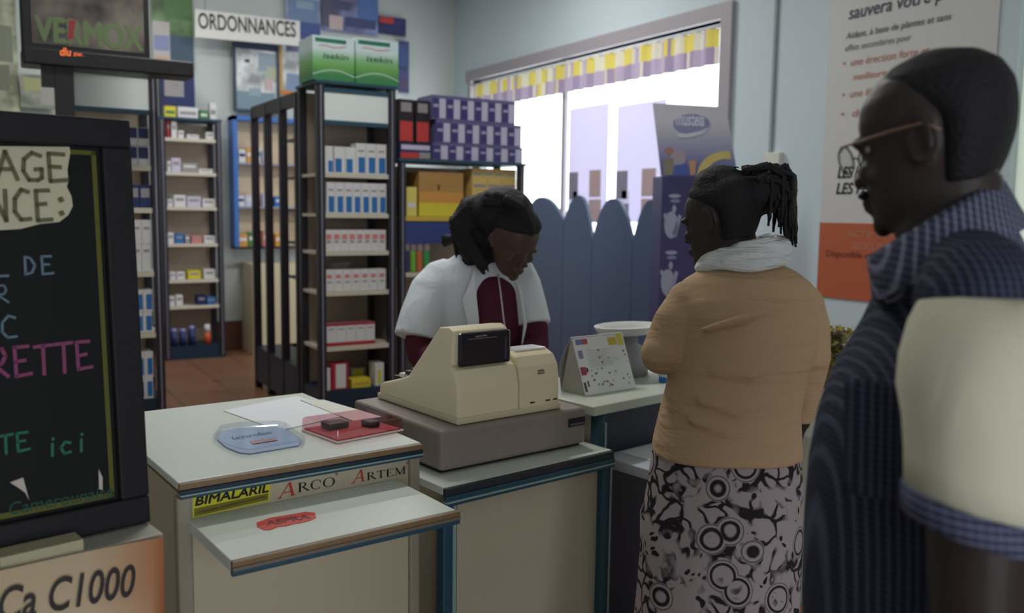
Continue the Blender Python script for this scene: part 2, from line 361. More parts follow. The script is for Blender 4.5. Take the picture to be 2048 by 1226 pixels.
# ================================================================== shelving
def shelf_unit(name, label, x0, x1, y, depth, top, shelves, kick, pw=.05, header=None, back=True, group=None, frontlip=M_shelfw, cat='shelf unit'):
    t = thing(name, label, cat, ((x0+x1)/2, y, 0), 0, group)
    for px in (x0, x1-pw):
        for py in (y, y+depth-pw):
            o = MB().box(px, px+pw, py, py+pw, 0, top, M_post).build('post', t, bevel=.004)
            if py == y: MB().box(px+pw*.42, px+pw*.58, y-.004, y+.002, 0.02, top-.01, M_strip).build('groove', o)
    if back: MB().box(x0+.01, x1-.01, y+depth-.02, y+depth-.005, kick, top-.02, M_back).build('back_panel', t)
    for z in shelves:
        s = MB(); s.box(x0+.012, x1-.012, y+.02, y+depth-.022, z-.022, z, M_shelfw); s.box(x0+pw, x1-pw, y+.006, y+.02, z-.028, z+.004, frontlip)
        s.build('shelf', t)
    MB().box(x0+.01, x1-.01, y+.012, y+depth-.01, 0.0, kick, M_teald).build('kick_base', t)
    MB().box(x0-.01, x1+.01, y-.01, y+depth, top, top+.02, M_teal).build('top_panel', t)
    if header:
        h = MB(); h.box(x0+pw, x1-pw, y+.012, y+.03, header[0], header[1], mat('header_sign_white', (224, 232, 230), 0.5)); hp = h.build('header_panel', t)
        hf = MB(); hf.box(x0+pw, x1-pw, y+.004, y+.032, header[0]-.03, header[0], M_teal); hf.box(x0+pw, x1-pw, y+.004, y+.032, header[1], header[1]+.03, M_teal); hf.build('header_trim', hp)
    return t
# product cartons: front face prints are rectangles (u0,u1,v0,v1,material)
def carton_mb(w, d, h, body, prints, wrap=()):
    mb = MB(); mb.box(-w/2, w/2, 0, d, 0, h, body)
    for u0, u1, v0, v1, m in prints:
        mb.box(-w/2+u0*w, -w/2+u1*w, -.0012, .001, v0*h, v1*h, m)
    for v0, v1, m in wrap:    # bands that run round the sides as well
        mb.box(-w/2-.0012, w/2+.0012, -.0012, d+.0012, v0*h, v1*h, m)
    return mb
ORD = ['first', 'second', 'third', 'fourth', 'fifth', 'sixth', 'seventh', 'eighth', 'ninth', 'tenth']
def row(kind, cat, what, where, n, px0, px1, py_top, z, Y, body, prints, wrap=(), depth=.12, fill=.96, group=None, jitter=0.0, py_mid=None):
    pm = py_mid or (py_top+15); X0 = at(px0, pm, Y=Y).x; X1 = at(px1, pm, Y=Y).x; h = at((px0+px1)/2, py_top, Y=Y).z - z
    w = (X1-X0)/n; first = None; out = []
    for i in range(n):
        lab = what + ', ' + (ORD[i] + ' from the left ' if n > 1 else '') + where
        if first is None: first = carton_mb(w*fill, depth, h, body, prints, wrap).build(kind); o = first
        else: o = first.copy(); COL.objects.link(o)
        o.location = (X0+w*(i+.5), Y+random.uniform(0, jitter), z+.0005); o.rotation_euler.z = random.uniform(-1, 1)*jitter*2
        tag(o, lab, cat, group); out.append(o)
    return out
YG = 6.0; Yf = YG+.03
# --- end unit of the central gondola
bx0, bx1 = 2.05, 2.635
bz = [at(710, p, Y=YG).z for p in (348, 428, 503, 583, 692)]; bk = at(710, 778, Y=YG).z
shelf_unit('shelf_unit', 'tall dark-posted shelf unit with blank white header under the green cartons', bx0, bx1, YG, .44, 2.41, bz, bk, .055, (2.165, 2.355))
Cw = mat('carton_white', (214, 214, 216), 0.55); Cb = mat('carton_blue', (44, 110, 176), 0.5); Cr = mat('carton_red', (170, 44, 60), 0.5); Cg = mat('carton_grey', (150, 146, 148), 0.5)
Cpink = mat('carton_pink', (205, 130, 128), 0.5); Cgreen = mat('carton_green', (70, 130, 70), 0.5); Cyel = mat('carton_yellow', (214, 200, 60), 0.5); Cpurple = mat('carton_purple', (66, 58, 116), 0.5)
Cnavy = mat('carton_navy', (36, 46, 96), 0.5); Cblack = mat('carton_black', (40, 34, 40), 0.5); Corange = mat('carton_orange', (206, 150, 70), 0.5); Clav = mat('carton_lavender', (196, 192, 214), 0.5)
bl = [(.22, .9, .03, .55, Cb), (.2, .8, .72, .78, Cg)]
row('carton', 'carton', 'white and blue medicine carton', 'on the top shelf of the central unit', 3, 712, 773, 288, bz[0]+.004, Yf, Cw, bl, group='blue and white cartons on the central unit', py_mid=320)
row('carton', 'carton', 'shorter white and blue medicine carton', 'beside the left post of the top shelf', 2, 668, 712, 294, bz[0]+.004, Yf, Cw, [(.1, .7, .03, .55, Cb)], group='blue and white cartons on the central unit', py_mid=320)
row('carton', 'carton', 'narrow white carton with blue edge', 'standing against the left post of the top shelf', 1, 650, 666, 292, bz[0]+.004, Yf, Cw, [(.4, .95, .03, .45, Cb)], group='blue and white cartons on the central unit', py_mid=320)
row('carton', 'carton', 'white and blue medicine carton', 'on the second shelf of the central unit', 7, 653, 773, 366, bz[1]+.004, Yf, Cw, bl, group='blue and white cartons on the central unit', py_mid=395)
pk = [(.15, .85, .55, .8, Cpink), (.2, .75, .38, .5, Cg)]
row('carton', 'carton', 'small white and pink medicine carton', 'on the third shelf of the central unit', 8, 650, 772, 460, bz[2]+.004, Yf, Cw, pk, group='pink and white cartons on the central unit', py_mid=480)
row('carton', 'carton', 'small white carton with red print', 'on the fourth shelf of the central unit', 7, 650, 772, 539, bz[3]+.004, Yf, Cw, [(.2, .8, .6, .78, Cpink), (.25, .8, .38, .46, Cg)], group='pink and white cartons on the central unit', py_mid=560)
row('carton', 'carton', 'low grey carton', 'behind the white row of the fourth shelf', 2, 668, 700, 524, bz[3]+.004, Yf+.2, Cg, [(.2, .8, .5, .7, Cpink)], py_mid=540)
row('carton', 'carton', 'white carton with crimson top and foot', 'on the fifth shelf of the central unit', 5, 653, 750, 646, bz[4]+.004, Yf, Cw, [(.2, .8, .72, .78, Cg)], [(0, .16, Cr), (.9, 1, Cr)], group='crimson edged cartons on the central unit', py_mid=665)
row('carton', 'carton', 'slim white and red carton', 'on the base of the central unit by its left post', 1, 653, 663, 738, bk+.001, Yf, Cw, [(.75, 1, 0, 1, Cr)], py_mid=760)
row('sachet_carton', 'carton', 'upright red carton with white front panel', 'on the base of the central unit', 1, 664, 697, 727, bk+.001, Yf, Cr, [(.22, .85, .05, .97, Cw)], py_mid=760)
row('carton', 'carton', 'low bright yellow carton', 'lying on the base of the central unit', 1, 703, 742, 758, bk+.001, Yf, Cyel, [(.1, .9, .3, .6, Corange)], py_mid=765)
row('carton', 'carton', 'grey and yellow carton', 'behind the bright yellow carton on the base', 1, 702, 731, 736, bk+.001, Yf+.16, Cg, [(.1, .9, .45, .9, Cyel)], py_mid=750)
row('carton', 'carton', 'white carton with yellow stripe', 'on the base by the right post of the central unit', 1, 750, 768, 726, bk+.001, Yf, Cw, [(.3, .7, .1, .7, Cyel)], py_mid=745)
MB().box(bx1-.014, bx1-.002, YG+.056, YG+.38, bk, 2.39, mat('side_panel_grey', (104, 98, 96), .6)).build('side_panel', bpy.data.objects['shelf_unit'])
# --- open frames of the gondola behind it
gt = thing('gondola_rack', 'long open rack of thin dark posts running back behind the central shelf unit', 'rack', (2.35, 7.1, 0))
for yy in (6.47, 6.86, 7.27, 7.66):
    for xx in (2.07, 2.60):
        MB().box(xx-.025, xx+.035, yy, yy+.04, 0, 2.38, M_post).build('post', gt)
MB().box(2.05, 2.63, 6.46, 7.70, .06, .36, M_teald).build('base', gt)
for z in (.36, .97, 1.27, 1.55, 1.82, 2.14):
    MB().box(2.34, 2.62, 6.47, 7.69, z-.02, z, mat('rack_shelf_grey', (70, 70, 72), 0.5)).build('shelf', gt)
MB().box(2.56, 2.60, 6.5, 6.88, .36, 2.3, mat('rack_back_grey', (88, 86, 84), 0.6)).build('back_panel', gt)
tp = MB(); tp.box(2.05, 2.09, 6.46, 7.70, 2.30, 2.40, M_dark); tp.box(2.58, 2.62, 6.46, 7.70, 2.30, 2.40, M_dark); tp.build('top_rail', gt)
for i, (yy, z, h, c, lab) in enumerate(((6.58, .36, .34, Cblack, 'black carton low in the open rack next to the shelf unit'), (7.0, .36, .4, Cblack, 'black carton standing in the middle bay of the open rack'), (7.42, .36, .28, Cg, 'grey carton at the far end of the open rack base'), (6.62, 1.27, .12, Cg, 'grey carton on the middle shelf of the open rack'), (6.62, 1.55, .16, Cnavy, 'navy carton on an upper shelf of the open rack'))):
    o = carton_mb(.2, .16, h, c, [(.2, .8, .5, .7, Cg)]).build('carton'); o.location = (2.375, yy, z+.001); o.rotation_euler.z = -math.pi/2; tag(o, lab, 'carton')
# --- unit on the left with header and the television in front of it
ax0, ax1 = .50, 1.02
az = [at(285, p, Y=YG).z for p in (332, 417, 545, 668)]; ak = at(285, 800, Y=YG).z
shelf_unit('shelf_unit', 'tall dark-posted shelf unit with blank white header behind the chalkboard', ax0, ax1, YG, .44, 2.40, az, ak, .05, (2.15, 2.345))
row('carton', 'carton', 'white carton with dark blue print', 'on the bottom layer of the top shelf behind the chalkboard', 2, 252, 298, 292, az[0]+.004, Yf, Cw, [(.05, .95, .35, .95, Cnavy)], py_mid=310)
g1 = at(280, 292, Y=Yf).z
row('carton', 'carton', 'white carton with dark blue print', 'on the upper layer of the top shelf behind the chalkboard', 2, 252, 298, 255, g1+.002, Yf, Cw, [(.05, .95, .4, .98, Cnavy)], py_mid=270)
row('carton', 'carton', 'deep blue carton', 'on the second shelf behind the chalkboard', 2, 256, 302, 370, az[1]+.004, Yf, Cnavy, [(.1, .9, .45, .85, Cg)], py_mid=395)
row('carton', 'carton', 'plain white carton', 'in the lower layer of the third shelf behind the chalkboard', 2, 264, 303, 488, az[2]+.004, Yf, Cw, [(.2, .8, .7, .8, Cg)], py_mid=515)
g2 = at(287, 488, Y=Yf).z
row('carton', 'carton', 'plain white carton', 'in the upper layer of the third shelf behind the chalkboard', 2, 264, 303, 440, g2+.002, Yf, Cw, [(.2, .8, .6, .7, Cg)], py_mid=465)
row('carton', 'carton', 'white carton with blue square', 'in the lower layer of the fourth shelf behind the chalkboard', 2, 268, 305, 624, az[3]+.004, Yf, Cw, [(.3, .95, .1, .8, Cb)], py_mid=645)
g3 = at(290, 624, Y=Yf).z
row('carton', 'carton', 'white carton with blue square', 'in the upper layer of the fourth shelf behind the chalkboard', 2, 268, 305, 580, g3+.002, Yf, Cw, [(.3, .95, .1, .8, Cb)], py_mid=600)
row('carton', 'carton', 'white carton with blue panel', 'in the lower layer of the bottom shelf behind the chalkboard', 2, 272, 307, 755, ak+.001, Yf, Cw, [(.3, .9, .1, .8, Cb)], py_mid=775)
g4 = at(294, 755, Y=Yf).z
row('carton', 'carton', 'white carton with blue panel', 'in the upper layer of the bottom shelf behind the chalkboard', 2, 272, 307, 704, g4+.002, Yf, Cw, [(.3, .9, .1, .75, Cb)], py_mid=730)
# --- the low double unit behind the pharmacist
cx0, cx1 = 2.665, 3.735; YC = 6.0
ctop = at(920, 327, Y=YC).z; cz = [at(870, 434, Y=YC).z, at(840, 546, Y=YC).z, .62]
cu = shelf_unit('shelf_unit', 'low wide shelf unit with yellow edged shelf behind the pharmacist', cx0, cx1, YC, .42, ctop, cz[1:], .22, .05)
s = MB(); s.box(cx0+.012, cx1-.012, YC+.02, YC+.40, cz[0]-.022, cz[0], M_shelfw); s.box(cx0+.05, cx1-.05, YC+.004, YC+.02, cz[0]-.03, cz[0]+.004, mat('yellow_shelf_edge', (206, 176, 72), 0.5)); s.build('shelf', cu)
MB().box(cx0+.05, cx1-.3, YC+.012, YC+.02, cz[0]-.20, cz[0]-.035, mat('blue_header_strip', (52, 70, 130), 0.5)).build('header_strip', cu)
row('display_box', 'display box', 'large tan cardboard display box with yellow foot', 'on the yellow edged shelf', 1, 836, 928, 345, cz[0]+.005, YC+.04, mat('tan_cardboard', (176, 134, 78), 0.6, noise=.12, nscale=12), [(0, 1, 0, .3, Cyel), (0, 1, .3, .55, Corange), (.42, .46, .6, .72, Cblack)], depth=.26, py_mid=390)
row('carton', 'carton', 'pale yellow carton', 'at the left end of the yellow edged shelf', 1, 813, 834, 374, cz[0]+.005, YC+.03, mat('carton_pale_yellow', (216, 206, 110), 0.5), [(.1, .9, .3, .45, Cw)], py_mid=400)
zz = cz[0]+.005
for k, (pt, cnt, nm) in enumerate(((408, 3, 'bottom'), (382, 4, 'second'), (357, 3, 'third'), (338, 4, 'top'))):
    row('carton', 'carton', 'small yellow carton', 'in the %s layer at the right of the yellow edged shelf' % nm, cnt, 944, 1032, pt, zz, YC+.05, mat('carton_straw', (214, 186, 110), 0.5), [(.08, .92, .25, .5, Cg)], depth=.2, py_mid=pt+10, fill=.97, group='yellow cartons on the right bay')
    zz = at(988, pt, Y=YC+.05).z+.001
# product tubes with white caps
for i, (px, c, nm) in enumerate(((813, Cpurple, 'purple'), (826, mat('tube_lime', (120, 180, 60), 0.4), 'lime green'), (839, mat('tube_orange', (200, 110, 70), 0.4), 'orange'), (853, mat('tube_green', (60, 160, 80), 0.4), 'grass green'))):
    p = at(px, 524, Y=YC+.06); z0 = cz[1]+.005; h = at(px, 476, Y=YC+.06).z-z0
    t = thing('product_tube', '%s shampoo tube with white cap on the shelf beside the pharmacist' % nm, 'tube', (p.x, p.y, z0), 0, 'capped tubes behind the pharmacist')
    rr = .024; MB().loft([[(p.x+rr*math.cos(a*.5236)*(1 if k else .8), p.y+rr*.6*math.sin(a*.5236), z0+zz2) for a in range(12)] for k, zz2 in ((0, 0), (1, .01), (1, h*.55), (1, h*.62))], c).build('tube_body', t)
    MB().loft([[(p.x+rr*math.cos(a*.5236), p.y+rr*.8*math.sin(a*.5236), z0+zz2) for a in range(12)] for zz2 in (h*.62, h)], Cw).build('cap', t)
# stock on top of the low unit
zt = ctop+.021
zr1 = at(950, 290, Y=YC+.05).z; zr2 = at(950, 244, Y=YC+.05).z; zr3 = at(950, 196, Y=YC+.05).z
hm = [(.02, .48, .06, .86, Cpurple), (.5, .95, .06, .86, Clav), (.08, .44, .5, .62, Clav)]
def tins(n, px0, px1, z0, z1, nm):
    X0 = at(px0, 260, Y=YC+.05).x; X1 = at(px1, 260, Y=YC+.05).x; w = (X1-X0)/n; first = None
    for i in range(n):
        if first is None: first = carton_mb(w*.97, .26, z1-z0-.002, mat('carton_mauve', (104, 98, 142), 0.5), hm).build('carton'); o = first
        else: o = first.copy(); COL.objects.link(o)
        o.location = (X0+w*(i+.5), YC+.05, z0+.0005)
        tag(o, 'purple and white milk carton, %s from the left in the %s layer on the low unit' % (ORD[i], nm), 'carton', 'purple cartons stacked on the low unit')
tins(6, 866, 1046, zt, zr1, 'bottom'); tins(6, 872, 1043, zr1, zr2, 'middle'); tins(6, 864, 1030, zr2, zr3, 'top')
for i, (pa, pb, nm) in enumerate(((797, 828, 'beside the central shelf unit'), (831, 860, 'beside the purple carton stack'))):
    X0 = at(pa, 240, Y=YC+.08).x; X1 = at(pb, 240, Y=YC+.08).x; z0 = at(830, 287, Y=YC+.08).z; z1 = at(830, 200, Y=YC+.08).z
    o = carton_mb(X1-X0-.004, .2, z1-z0, Cblack, [(.08, .92, .05, .5, mat('carton_scarlet', (196, 62, 62), 0.5)), (.15, .85, .72, .93, Cg)]).build('carton'); o.location = ((X0+X1)/2, YC+.08, z0)
    tag(o, 'tall black and scarlet carton standing %s' % nm, 'carton', 'black and scarlet cartons')
X0 = at(800, 300, Y=YC+.06).x; X1 = at(862, 300, Y=YC+.06).x; z1 = at(830, 287, Y=YC+.06).z
o = carton_mb(X1-X0, .24, z1-zt-.001, Cnavy, [(.02, .6, .05, .42, mat('carton_scarlet', (196, 62, 62), 0.5)), (.62, .98, .05, .45, Cg), (.04, .96, .6, .9, Clav)]).build('carton'); o.location = ((X0+X1)/2, YC+.06, zt+.0005)
tag(o, 'low navy carton with red patch beneath the black and scarlet cartons', 'carton')
# two green cartons on top of the central unit
for i, (pa, pb, pt, pb2, nm) in enumerate(((625, 709, 74, 166, 'left'), (711, 797, 79, 172, 'right'))):
    Yc = YG+.0; X0 = at(pa, 120, Y=Yc).x; X1 = at(pb, 120, Y=Yc).x; z0 = 2.432; z1 = at((pa+pb)/2, pt, Y=Yc).z; w = X1-X0; h = z1-z0
    t = thing('carton', 'green and white carton with green swoosh, %s one on the central unit' % ('first' if i == 0 else 'second'), 'carton', ((X0+X1)/2, Yc, z0), 0, 'green cartons on the central unit')
    gm, gnt, gN, gL, gb = node_mat('green_fade_print'+str(i)) if i == 0 else (MATS['green_fade_print0'],)+(None,)*4
    if i == 0:
        tcx = gN.new('ShaderNodeTexCoord'); sp = gN.new('ShaderNodeSeparateXYZ'); cr = gN.new('ShaderNodeValToRGB')
        gL.new(tcx.outputs['Generated'], sp.inputs[0]); gL.new(sp.outputs['Z'], cr.inputs[0]); gL.new(cr.outputs[0], gb.inputs['Base Color'])
        e = cr.color_ramp.elements; e[0].color = lin((60, 130, 80))+(1,); e[0].position = .12; e[1].color = lin((205, 222, 226))+(1,); e[1].position = .72
        k = e.new(.34); k.color = lin((108, 168, 84))+(1,); k = e.new(.5); k.color = lin((130, 186, 130))+(1,)
    MB().box(X0+.001, X1-.001, Yc, Yc+.30, z0, z1, gm).build('carton_body', t)
    MB().box(X0+.02, X1-w*.2, Yc-.0015, Yc+.001, z1-h*.14, z1-h*.05, mat('deep_green_ink', (44, 120, 96), 0.5)).build('header_print', t)
    arcp = [(X0+w*q, z0+h*(.10+.13*math.sin(math.pi*q))) for q in [k2/10 for k2 in range(11)]]
    sw = MB(); sw.loft([[(x, Yc-.0015, zq), (x, Yc-.0015, zq+h*.03)] for x, zq in arcp], mat('pale_green_ink', (170, 205, 180), 0.5), closed=False, cap=False); sw.build('swoosh_print', t, fix=False)
    text('lettering', 'isekin', (X0+w*.25, Yc-.001, z0+h*.5), (X0+w*.85, Yc-.001, z0+h*.5), ZUP, h*.13, P(40, 92, 64), t, .1, .01)
    rc = MB(); rc.loft([[(X0+w*(.15+.08*k2), Yc-.0015, z1-h*(.24-.02*math.sin(k2))), (X0+w*(.15+.08*k2), Yc-.0015, z1-h*(.215-.02*math.sin(k2)))] for k2 in range(9)], P(200, 140, 150), closed=False, cap=False); rc.build('scroll_print', t, fix=False)
# --- far shelf against the back wall
YD = 9.4; dx0, dx1 = at(323, 430, Y=YD).x, at(446, 430, Y=YD).x
dz = [at(385, p, Y=YD).z for p in (278, 346, 415, 488, 560, 612)]; dk = at(385, 692, Y=YD).z
shelf_unit('shelf_unit', 'narrow shelf unit of white packets standing against the far wall', dx0, dx1, YD, .4, 2.42, dz, dk, .055)
rr = random.Random(11)
def packets(z, py, lst, shelfname):
    for i, (pa, pb, ht, c, nm) in enumerate(lst):
        X0 = at(pa, py, Y=YD+.04).x; X1 = at(pb, py, Y=YD+.04).x; h = ht*9.6/1775
        o = carton_mb(X1-X0-.004, .14, h, c, [(.15, .85, .5, .75, Cg if c is not Cg else Cw)]).build('packet'); o.location = ((X0+X1)/2, YD+.04, z+.005)
        tag(o, '%s packet, %s along the %s shelf of the far unit' % (nm, ORD[i], shelfname), 'packet', 'packets on the far shelf unit')
packets(dz[0], 270, [(335, 340, 32, Cr, 'red'), (343, 354, 30, Cw, 'tall white'), (356, 368, 14, Cw, 'low white'), (374, 398, 8, Cw, 'flat white'), (412, 428, 14, Cw, 'white')], 'top')
packets(dz[1], 338, [(335, 342, 20, Cw, 'white'), (343, 362, 26, Clav, 'pale'), (363, 396, 18, Cg, 'grey printed'), (397, 426, 8, Cw, 'flat white')], 'second')
packets(dz[2], 406, [(335, 346, 14, Cw, 'white'), (348, 372, 22, Cw, 'tall white'), (374, 402, 20, Clav, 'pale'), (405, 430, 16, Cw, 'small white')], 'third')
packets(dz[3], 478, [(335, 348, 20, Cw, 'white'), (350, 368, 18, Cb, 'blue'), (370, 380, 16, Cg, 'grey'), (383, 404, 14, Cpink, 'pink'), (408, 430, 14, Cw, 'white')], 'fourth')
packets(dz[4], 552, [(340, 352, 14, Cw, 'white'), (354, 370, 14, Cw, 'small white'), (376, 402, 16, Cyel, 'cream'), (408, 431, 18, Cw, 'wide white')], 'fifth')
packets(dz[5], 604, [(338, 350, 18, Cw, 'small white'), (352, 366, 20, Cw, 'square white'), (395, 412, 18, Cnavy, 'navy'), (414, 432, 14, Cb, 'slate blue')], 'sixth')
for i, px in enumerate((348, 366, 384)):
    p = at(px, 688, Y=YD+.08); dkk = dk+.001; h = at(px, 658 if i < 2 else 652, Y=YD+.06).z-dk
    t = thing('aerosol_can', 'blue can, %s from the left at the foot of the far shelf unit' % ORD[i], 'can', (p.x, p.y, dk), 0, 'blue cans on the far shelf unit')
    MB().tube([(p.x, p.y, dkk), (p.x, p.y, dk+h*.8)], .038, Cnavy).build('can_body', t); MB().tube([(p.x, p.y, dk+h*.8), (p.x, p.y, dk+h)], .026, mat('lilac_cap', (140, 150, 210), 0.4)).build('cap', t)
p = at(415, 690, Y=YD+.08); h = at(415, 649, Y=YD+.06).z-dk
t = thing('lotion_bottle', 'orange bottle with tall white cap at the foot of the far shelf unit', 'bottle', (p.x, p.y, dk))
MB().tube([(p.x, p.y, dk+.001), (p.x, p.y, dk+h*.58)], .036, mat('bottle_orange', (196, 84, 44), 0.4)).build('bottle_body', t); MB().tube([(p.x, p.y, dk+h*.58), (p.x, p.y, dk+h)], .03, Cw).build('cap', t)
# cartons on top of the far unit
for pa, pb, pt, c, c2, lab in ((330, 352, 212, Cyel, Cgreen, 'small green and yellow packet on top of the far shelf unit'), (356, 396, 214, Cw, Cg, 'low white packet lying on top of the far shelf unit'), (400, 416, 220, Cgreen, Cw, 'little green packet on top of the far shelf unit'), (420, 433, 206, Cw, Cg, 'upright white packet at the right end of the far unit top')):
    X0 = at(pa, 225, Y=YD+.03).x; X1 = at(pb, 225, Y=YD+.03).x; h = max(.04, at((pa+pb)/2, pt, Y=YD+.03).z-2.442)
    o = carton_mb(X1-X0, .09, h, c, [(.1, .9, .3, .6, c2)]).build('packet'); o.location = ((X0+X1)/2, YD+.03, 2.4405); tag(o, lab, 'packet')
# --- blue framed wall cabinet and pictures on the back wall
def wall_rect(x0, y0, x1, y1, Y): a = at(x0, (y0+y1)/2, Y=Y); b = at(x1, (y0+y1)/2, Y=Y); c = at((x0+x1)/2, y0, Y=Y); d = at((x0+x1)/2, y1, Y=Y); return a.x, b.x, d.z, c.z
x0, x1, z0, z1 = wall_rect(468, 236, 640, 497, 9.62)
wc = thing('wall_cabinet', 'blue framed open wall cabinet of packets on the far wall', 'cabinet', ((x0+x1)/2, YB, z0))
cb = MB(); bf = mat('cabinet_blue', (70, 116, 190), 0.4); t = .045
cb.box(x0, x0+t, 9.62, YB-.021, z0, z1, bf); cb.box(x1-t, x1, 9.62, YB-.021, z0, z1, bf); cb.box(x0, x1, 9.62, YB-.021, z1-t, z1, bf); cb.box(x0, x1, 9.62, YB-.021, z0, z0+.02, M_dark); cb.build('cabinet_frame', wc)
MB().box(x0+t, x1-t, YB-.035, YB-.022, z0+.02, z1-t, mat('cabinet_beige', (206, 186, 156), 0.6)).build('back_panel', wc)
cs = [at(520, p, Y=9.62).z for p in (326, 413)]
for z in cs: MB().box(x0+t, x1-t, 9.63, YB-.036, z-.02, z, mat('cabinet_shelf', (150, 150, 170), 0.5)).build('shelf', wc)
for z, py, h, lst, nm in ((cs[0], 315, .17, [(478, 492, Cw, 'white'), (494, 508, Corange, 'tan'), (510, 522, Cw, 'pale'), (526, 538, Clav, 'lilac')], 'upper'), (cs[1], 400, .14, [(474, 490, Cw, 'white'), (492, 512, Clav, 'blue striped'), (527, 543, Clav, 'lilac'), (551, 566, Cb, 'blue')], 'middle'), (z0+.02, 485, .17, [(478, 496, Corange, 'orange'), (498, 512, Cgreen, 'green'), (527, 542, Cpink, 'pink'), (552, 566, Corange, 'amber')], 'lower')):
    for i, (pa, pb, c, cn) in enumerate(lst):
        X0 = at(pa, py, Y=9.66).x; X1 = at(pb, py, Y=9.66).x
        o = carton_mb(X1-X0, .1, h*(.8+.2*((i*7) % 3)/2), c, [(.1, .9, .45, .7, Cw if c is not Cw else Cnavy)]).build('packet'); o.location = ((X0+X1)/2, 9.67, z+.001)
        tag(o, '%s packet in the %s compartment of the blue wall cabinet' % (cn, nm), 'packet', 'packets in the blue wall cabinet')
def picture(name, label, cat, x0, y0, x1, y1, Y, border, patches, bw=.03, base=(200, 204, 206)):
    X0, X1, Z0, Z1 = wall_rect(x0, y0, x1, y1, Y); t = thing(name, label, cat, ((X0+X1)/2, Y, Z0))
    gm_, gnt, gN, gL, gb = node_mat('photo_print'); gb.inputs['Roughness'].default_value = .5
    g1_ = gN.new('ShaderNodeTexCoord'); g2_ = gN.new('ShaderNodeTexNoise'); g2_.inputs['Scale'].default_value = 4.5; g2_.inputs['Detail'].default_value = 3; g3_ = gN.new('ShaderNodeValToRGB')
    gL.new(g1_.outputs['Object'], g2_.inputs['Vector']); gL.new(g2_.outputs['Fac'], g3_.inputs[0]); gL.new(g3_.outputs[0], gb.inputs['Base Color'])
    ge = g3_.color_ramp.elements; ge[0].position = .38; ge[1].position = .62; ge[0].color = lin(tuple(c*.74 for c in base))+(1,); ge[1].color = lin(tuple(min(245, c*1.16) for c in base))+(1,)
    mb = MB(); mb.box(X0, X1, Y, Y+.012, Z0, Z1, gm_)
    for u0, u1, v0, v1, c in patches:
        mb.box(X0+(X1-X0)*u0, X0+(X1-X0)*u1, Y-.0015-.0004*len(mb.f)/6, Y+.001, Z1-(Z1-Z0)*v1, Z1-(Z1-Z0)*v0, P(*c))
    mb.build('print', t)
    if border:
        fb = MB(); m_ = P(*border); fb.box(X0-bw, X1+bw, Y-.012, Y+.014, Z1, Z1+bw, m_); fb.box(X0-bw, X1+bw, Y-.012, Y+.014, Z0-bw, Z0, m_); fb.box(X0-bw, X0, Y-.012, Y+.014, Z0, Z1, m_); fb.box(X1, X1+bw, Y-.012, Y+.014, Z0, Z1, m_); fb.build('frame', t)
    return t, (X0, X1, Z0, Z1)
picture('framed_poster', 'framed pale blue poster above the blue wall cabinet', 'poster', 472, 92, 553, 220, 9.78, (56, 70, 88), [(0, 1, 0, .06, (60, 70, 100)), (.55, 1, .1, .38, (150, 164, 176)), (.22, .34, .22, .27, (70, 72, 80)), (.75, 1, .3, .5, (178, 186, 160)), (0, .95, .72, 1, (126, 150, 164)), (.3, .6, .66, .78, (150, 170, 180)), (.7, .9, .5, .68, (200, 180, 180))])
picture('poster', 'narrow poster with an ochre stripe beside the framed blue poster', 'poster', 556, 84, 612, 190, 9.79, None, [(0, .16, 0, 1, (196, 158, 84)), (.3, 1, .05, .18, (120, 116, 150)), (.3, 1, .6, .92, (130, 150, 182)), (0, .6, .93, 1, (206, 120, 40))])
picture('poster', 'pale blue poster high on the wall behind the white sign', 'poster', 572, -60, 640, 78, 9.80, None, [(.05, .95, .42, .75, (120, 140, 176)), (.3, .8, .45, .56, (150, 170, 190)), (.1, 1, .75, 1, (76, 92, 150))], base=(150, 164, 196))
picture('poster', 'blue photograph poster of a baby above the green cartons', 'poster', 644, -90, 756, 66, 9.79, None, [(0, 1, .0, .3, (190, 176, 180)), (0, .3, .45, .95, (96, 92, 116)), (.62, 1, .3, .8, (92, 120, 176)), (.15, .5, .6, .72, (84, 88, 120)), (.12, .36, .8, .98, (196, 180, 176)), (.3, .62, .4, .6, (120, 118, 150)), (.4, .95, .8, .92, (74, 80, 120))], base=(120, 130, 170))
picture('poster', 'small dark blue poster with red badge by the room corner', 'poster', 757, 34, 812, 70, 9.80, None, [(.05, .55, .05, .38, (196, 70, 66)), (.1, .9, .6, .8, (60, 66, 116))], base=(58, 62, 110))
picture('poster', 'dark slate blue poster below the red badged poster', 'poster', 797, 82, 818, 185, 9.80, None, [(.1, .9, .1, .5, (74, 96, 150)), (.1, .9, .7, .95, (86, 80, 112))], base=(74, 84, 130))
picture('poster', 'green poster with a white product tub near the television', 'poster', 304, -30, 386, 136, 9.79, None, [(0, 1, .6, 1, (70, 92, 110)), (0, .42, .45, .98, (190, 186, 184)), (.03, .40, .62, .80, (140, 150, 190)), (.05, .38, .88, .94, (206, 160, 130)), (.3, 1, .02, .4, (96, 132, 86)), (.0, .3, .0, .2, (70, 110, 116))], base=(104, 136, 92))
picture('poster', 'faded yellow green poster on the wall at the edge of the television', 'poster', -150, -60, 34, 235, 9.79, None, [(.55, .95, .35, .6, (130, 136, 118)), (.6, .9, .62, .8, (120, 126, 108)), (.1, .5, .1, .6, (150, 152, 130))], base=(168, 172, 148))
picture('poster', 'small yellow paper pinned low beside the television stand', 'poster', 40, 150, 112, 216, 9.76, None, [(.1, .6, .1, .5, (170, 172, 128)), (.55, .95, .3, .9, (170, 168, 164))], base=(160, 166, 150))
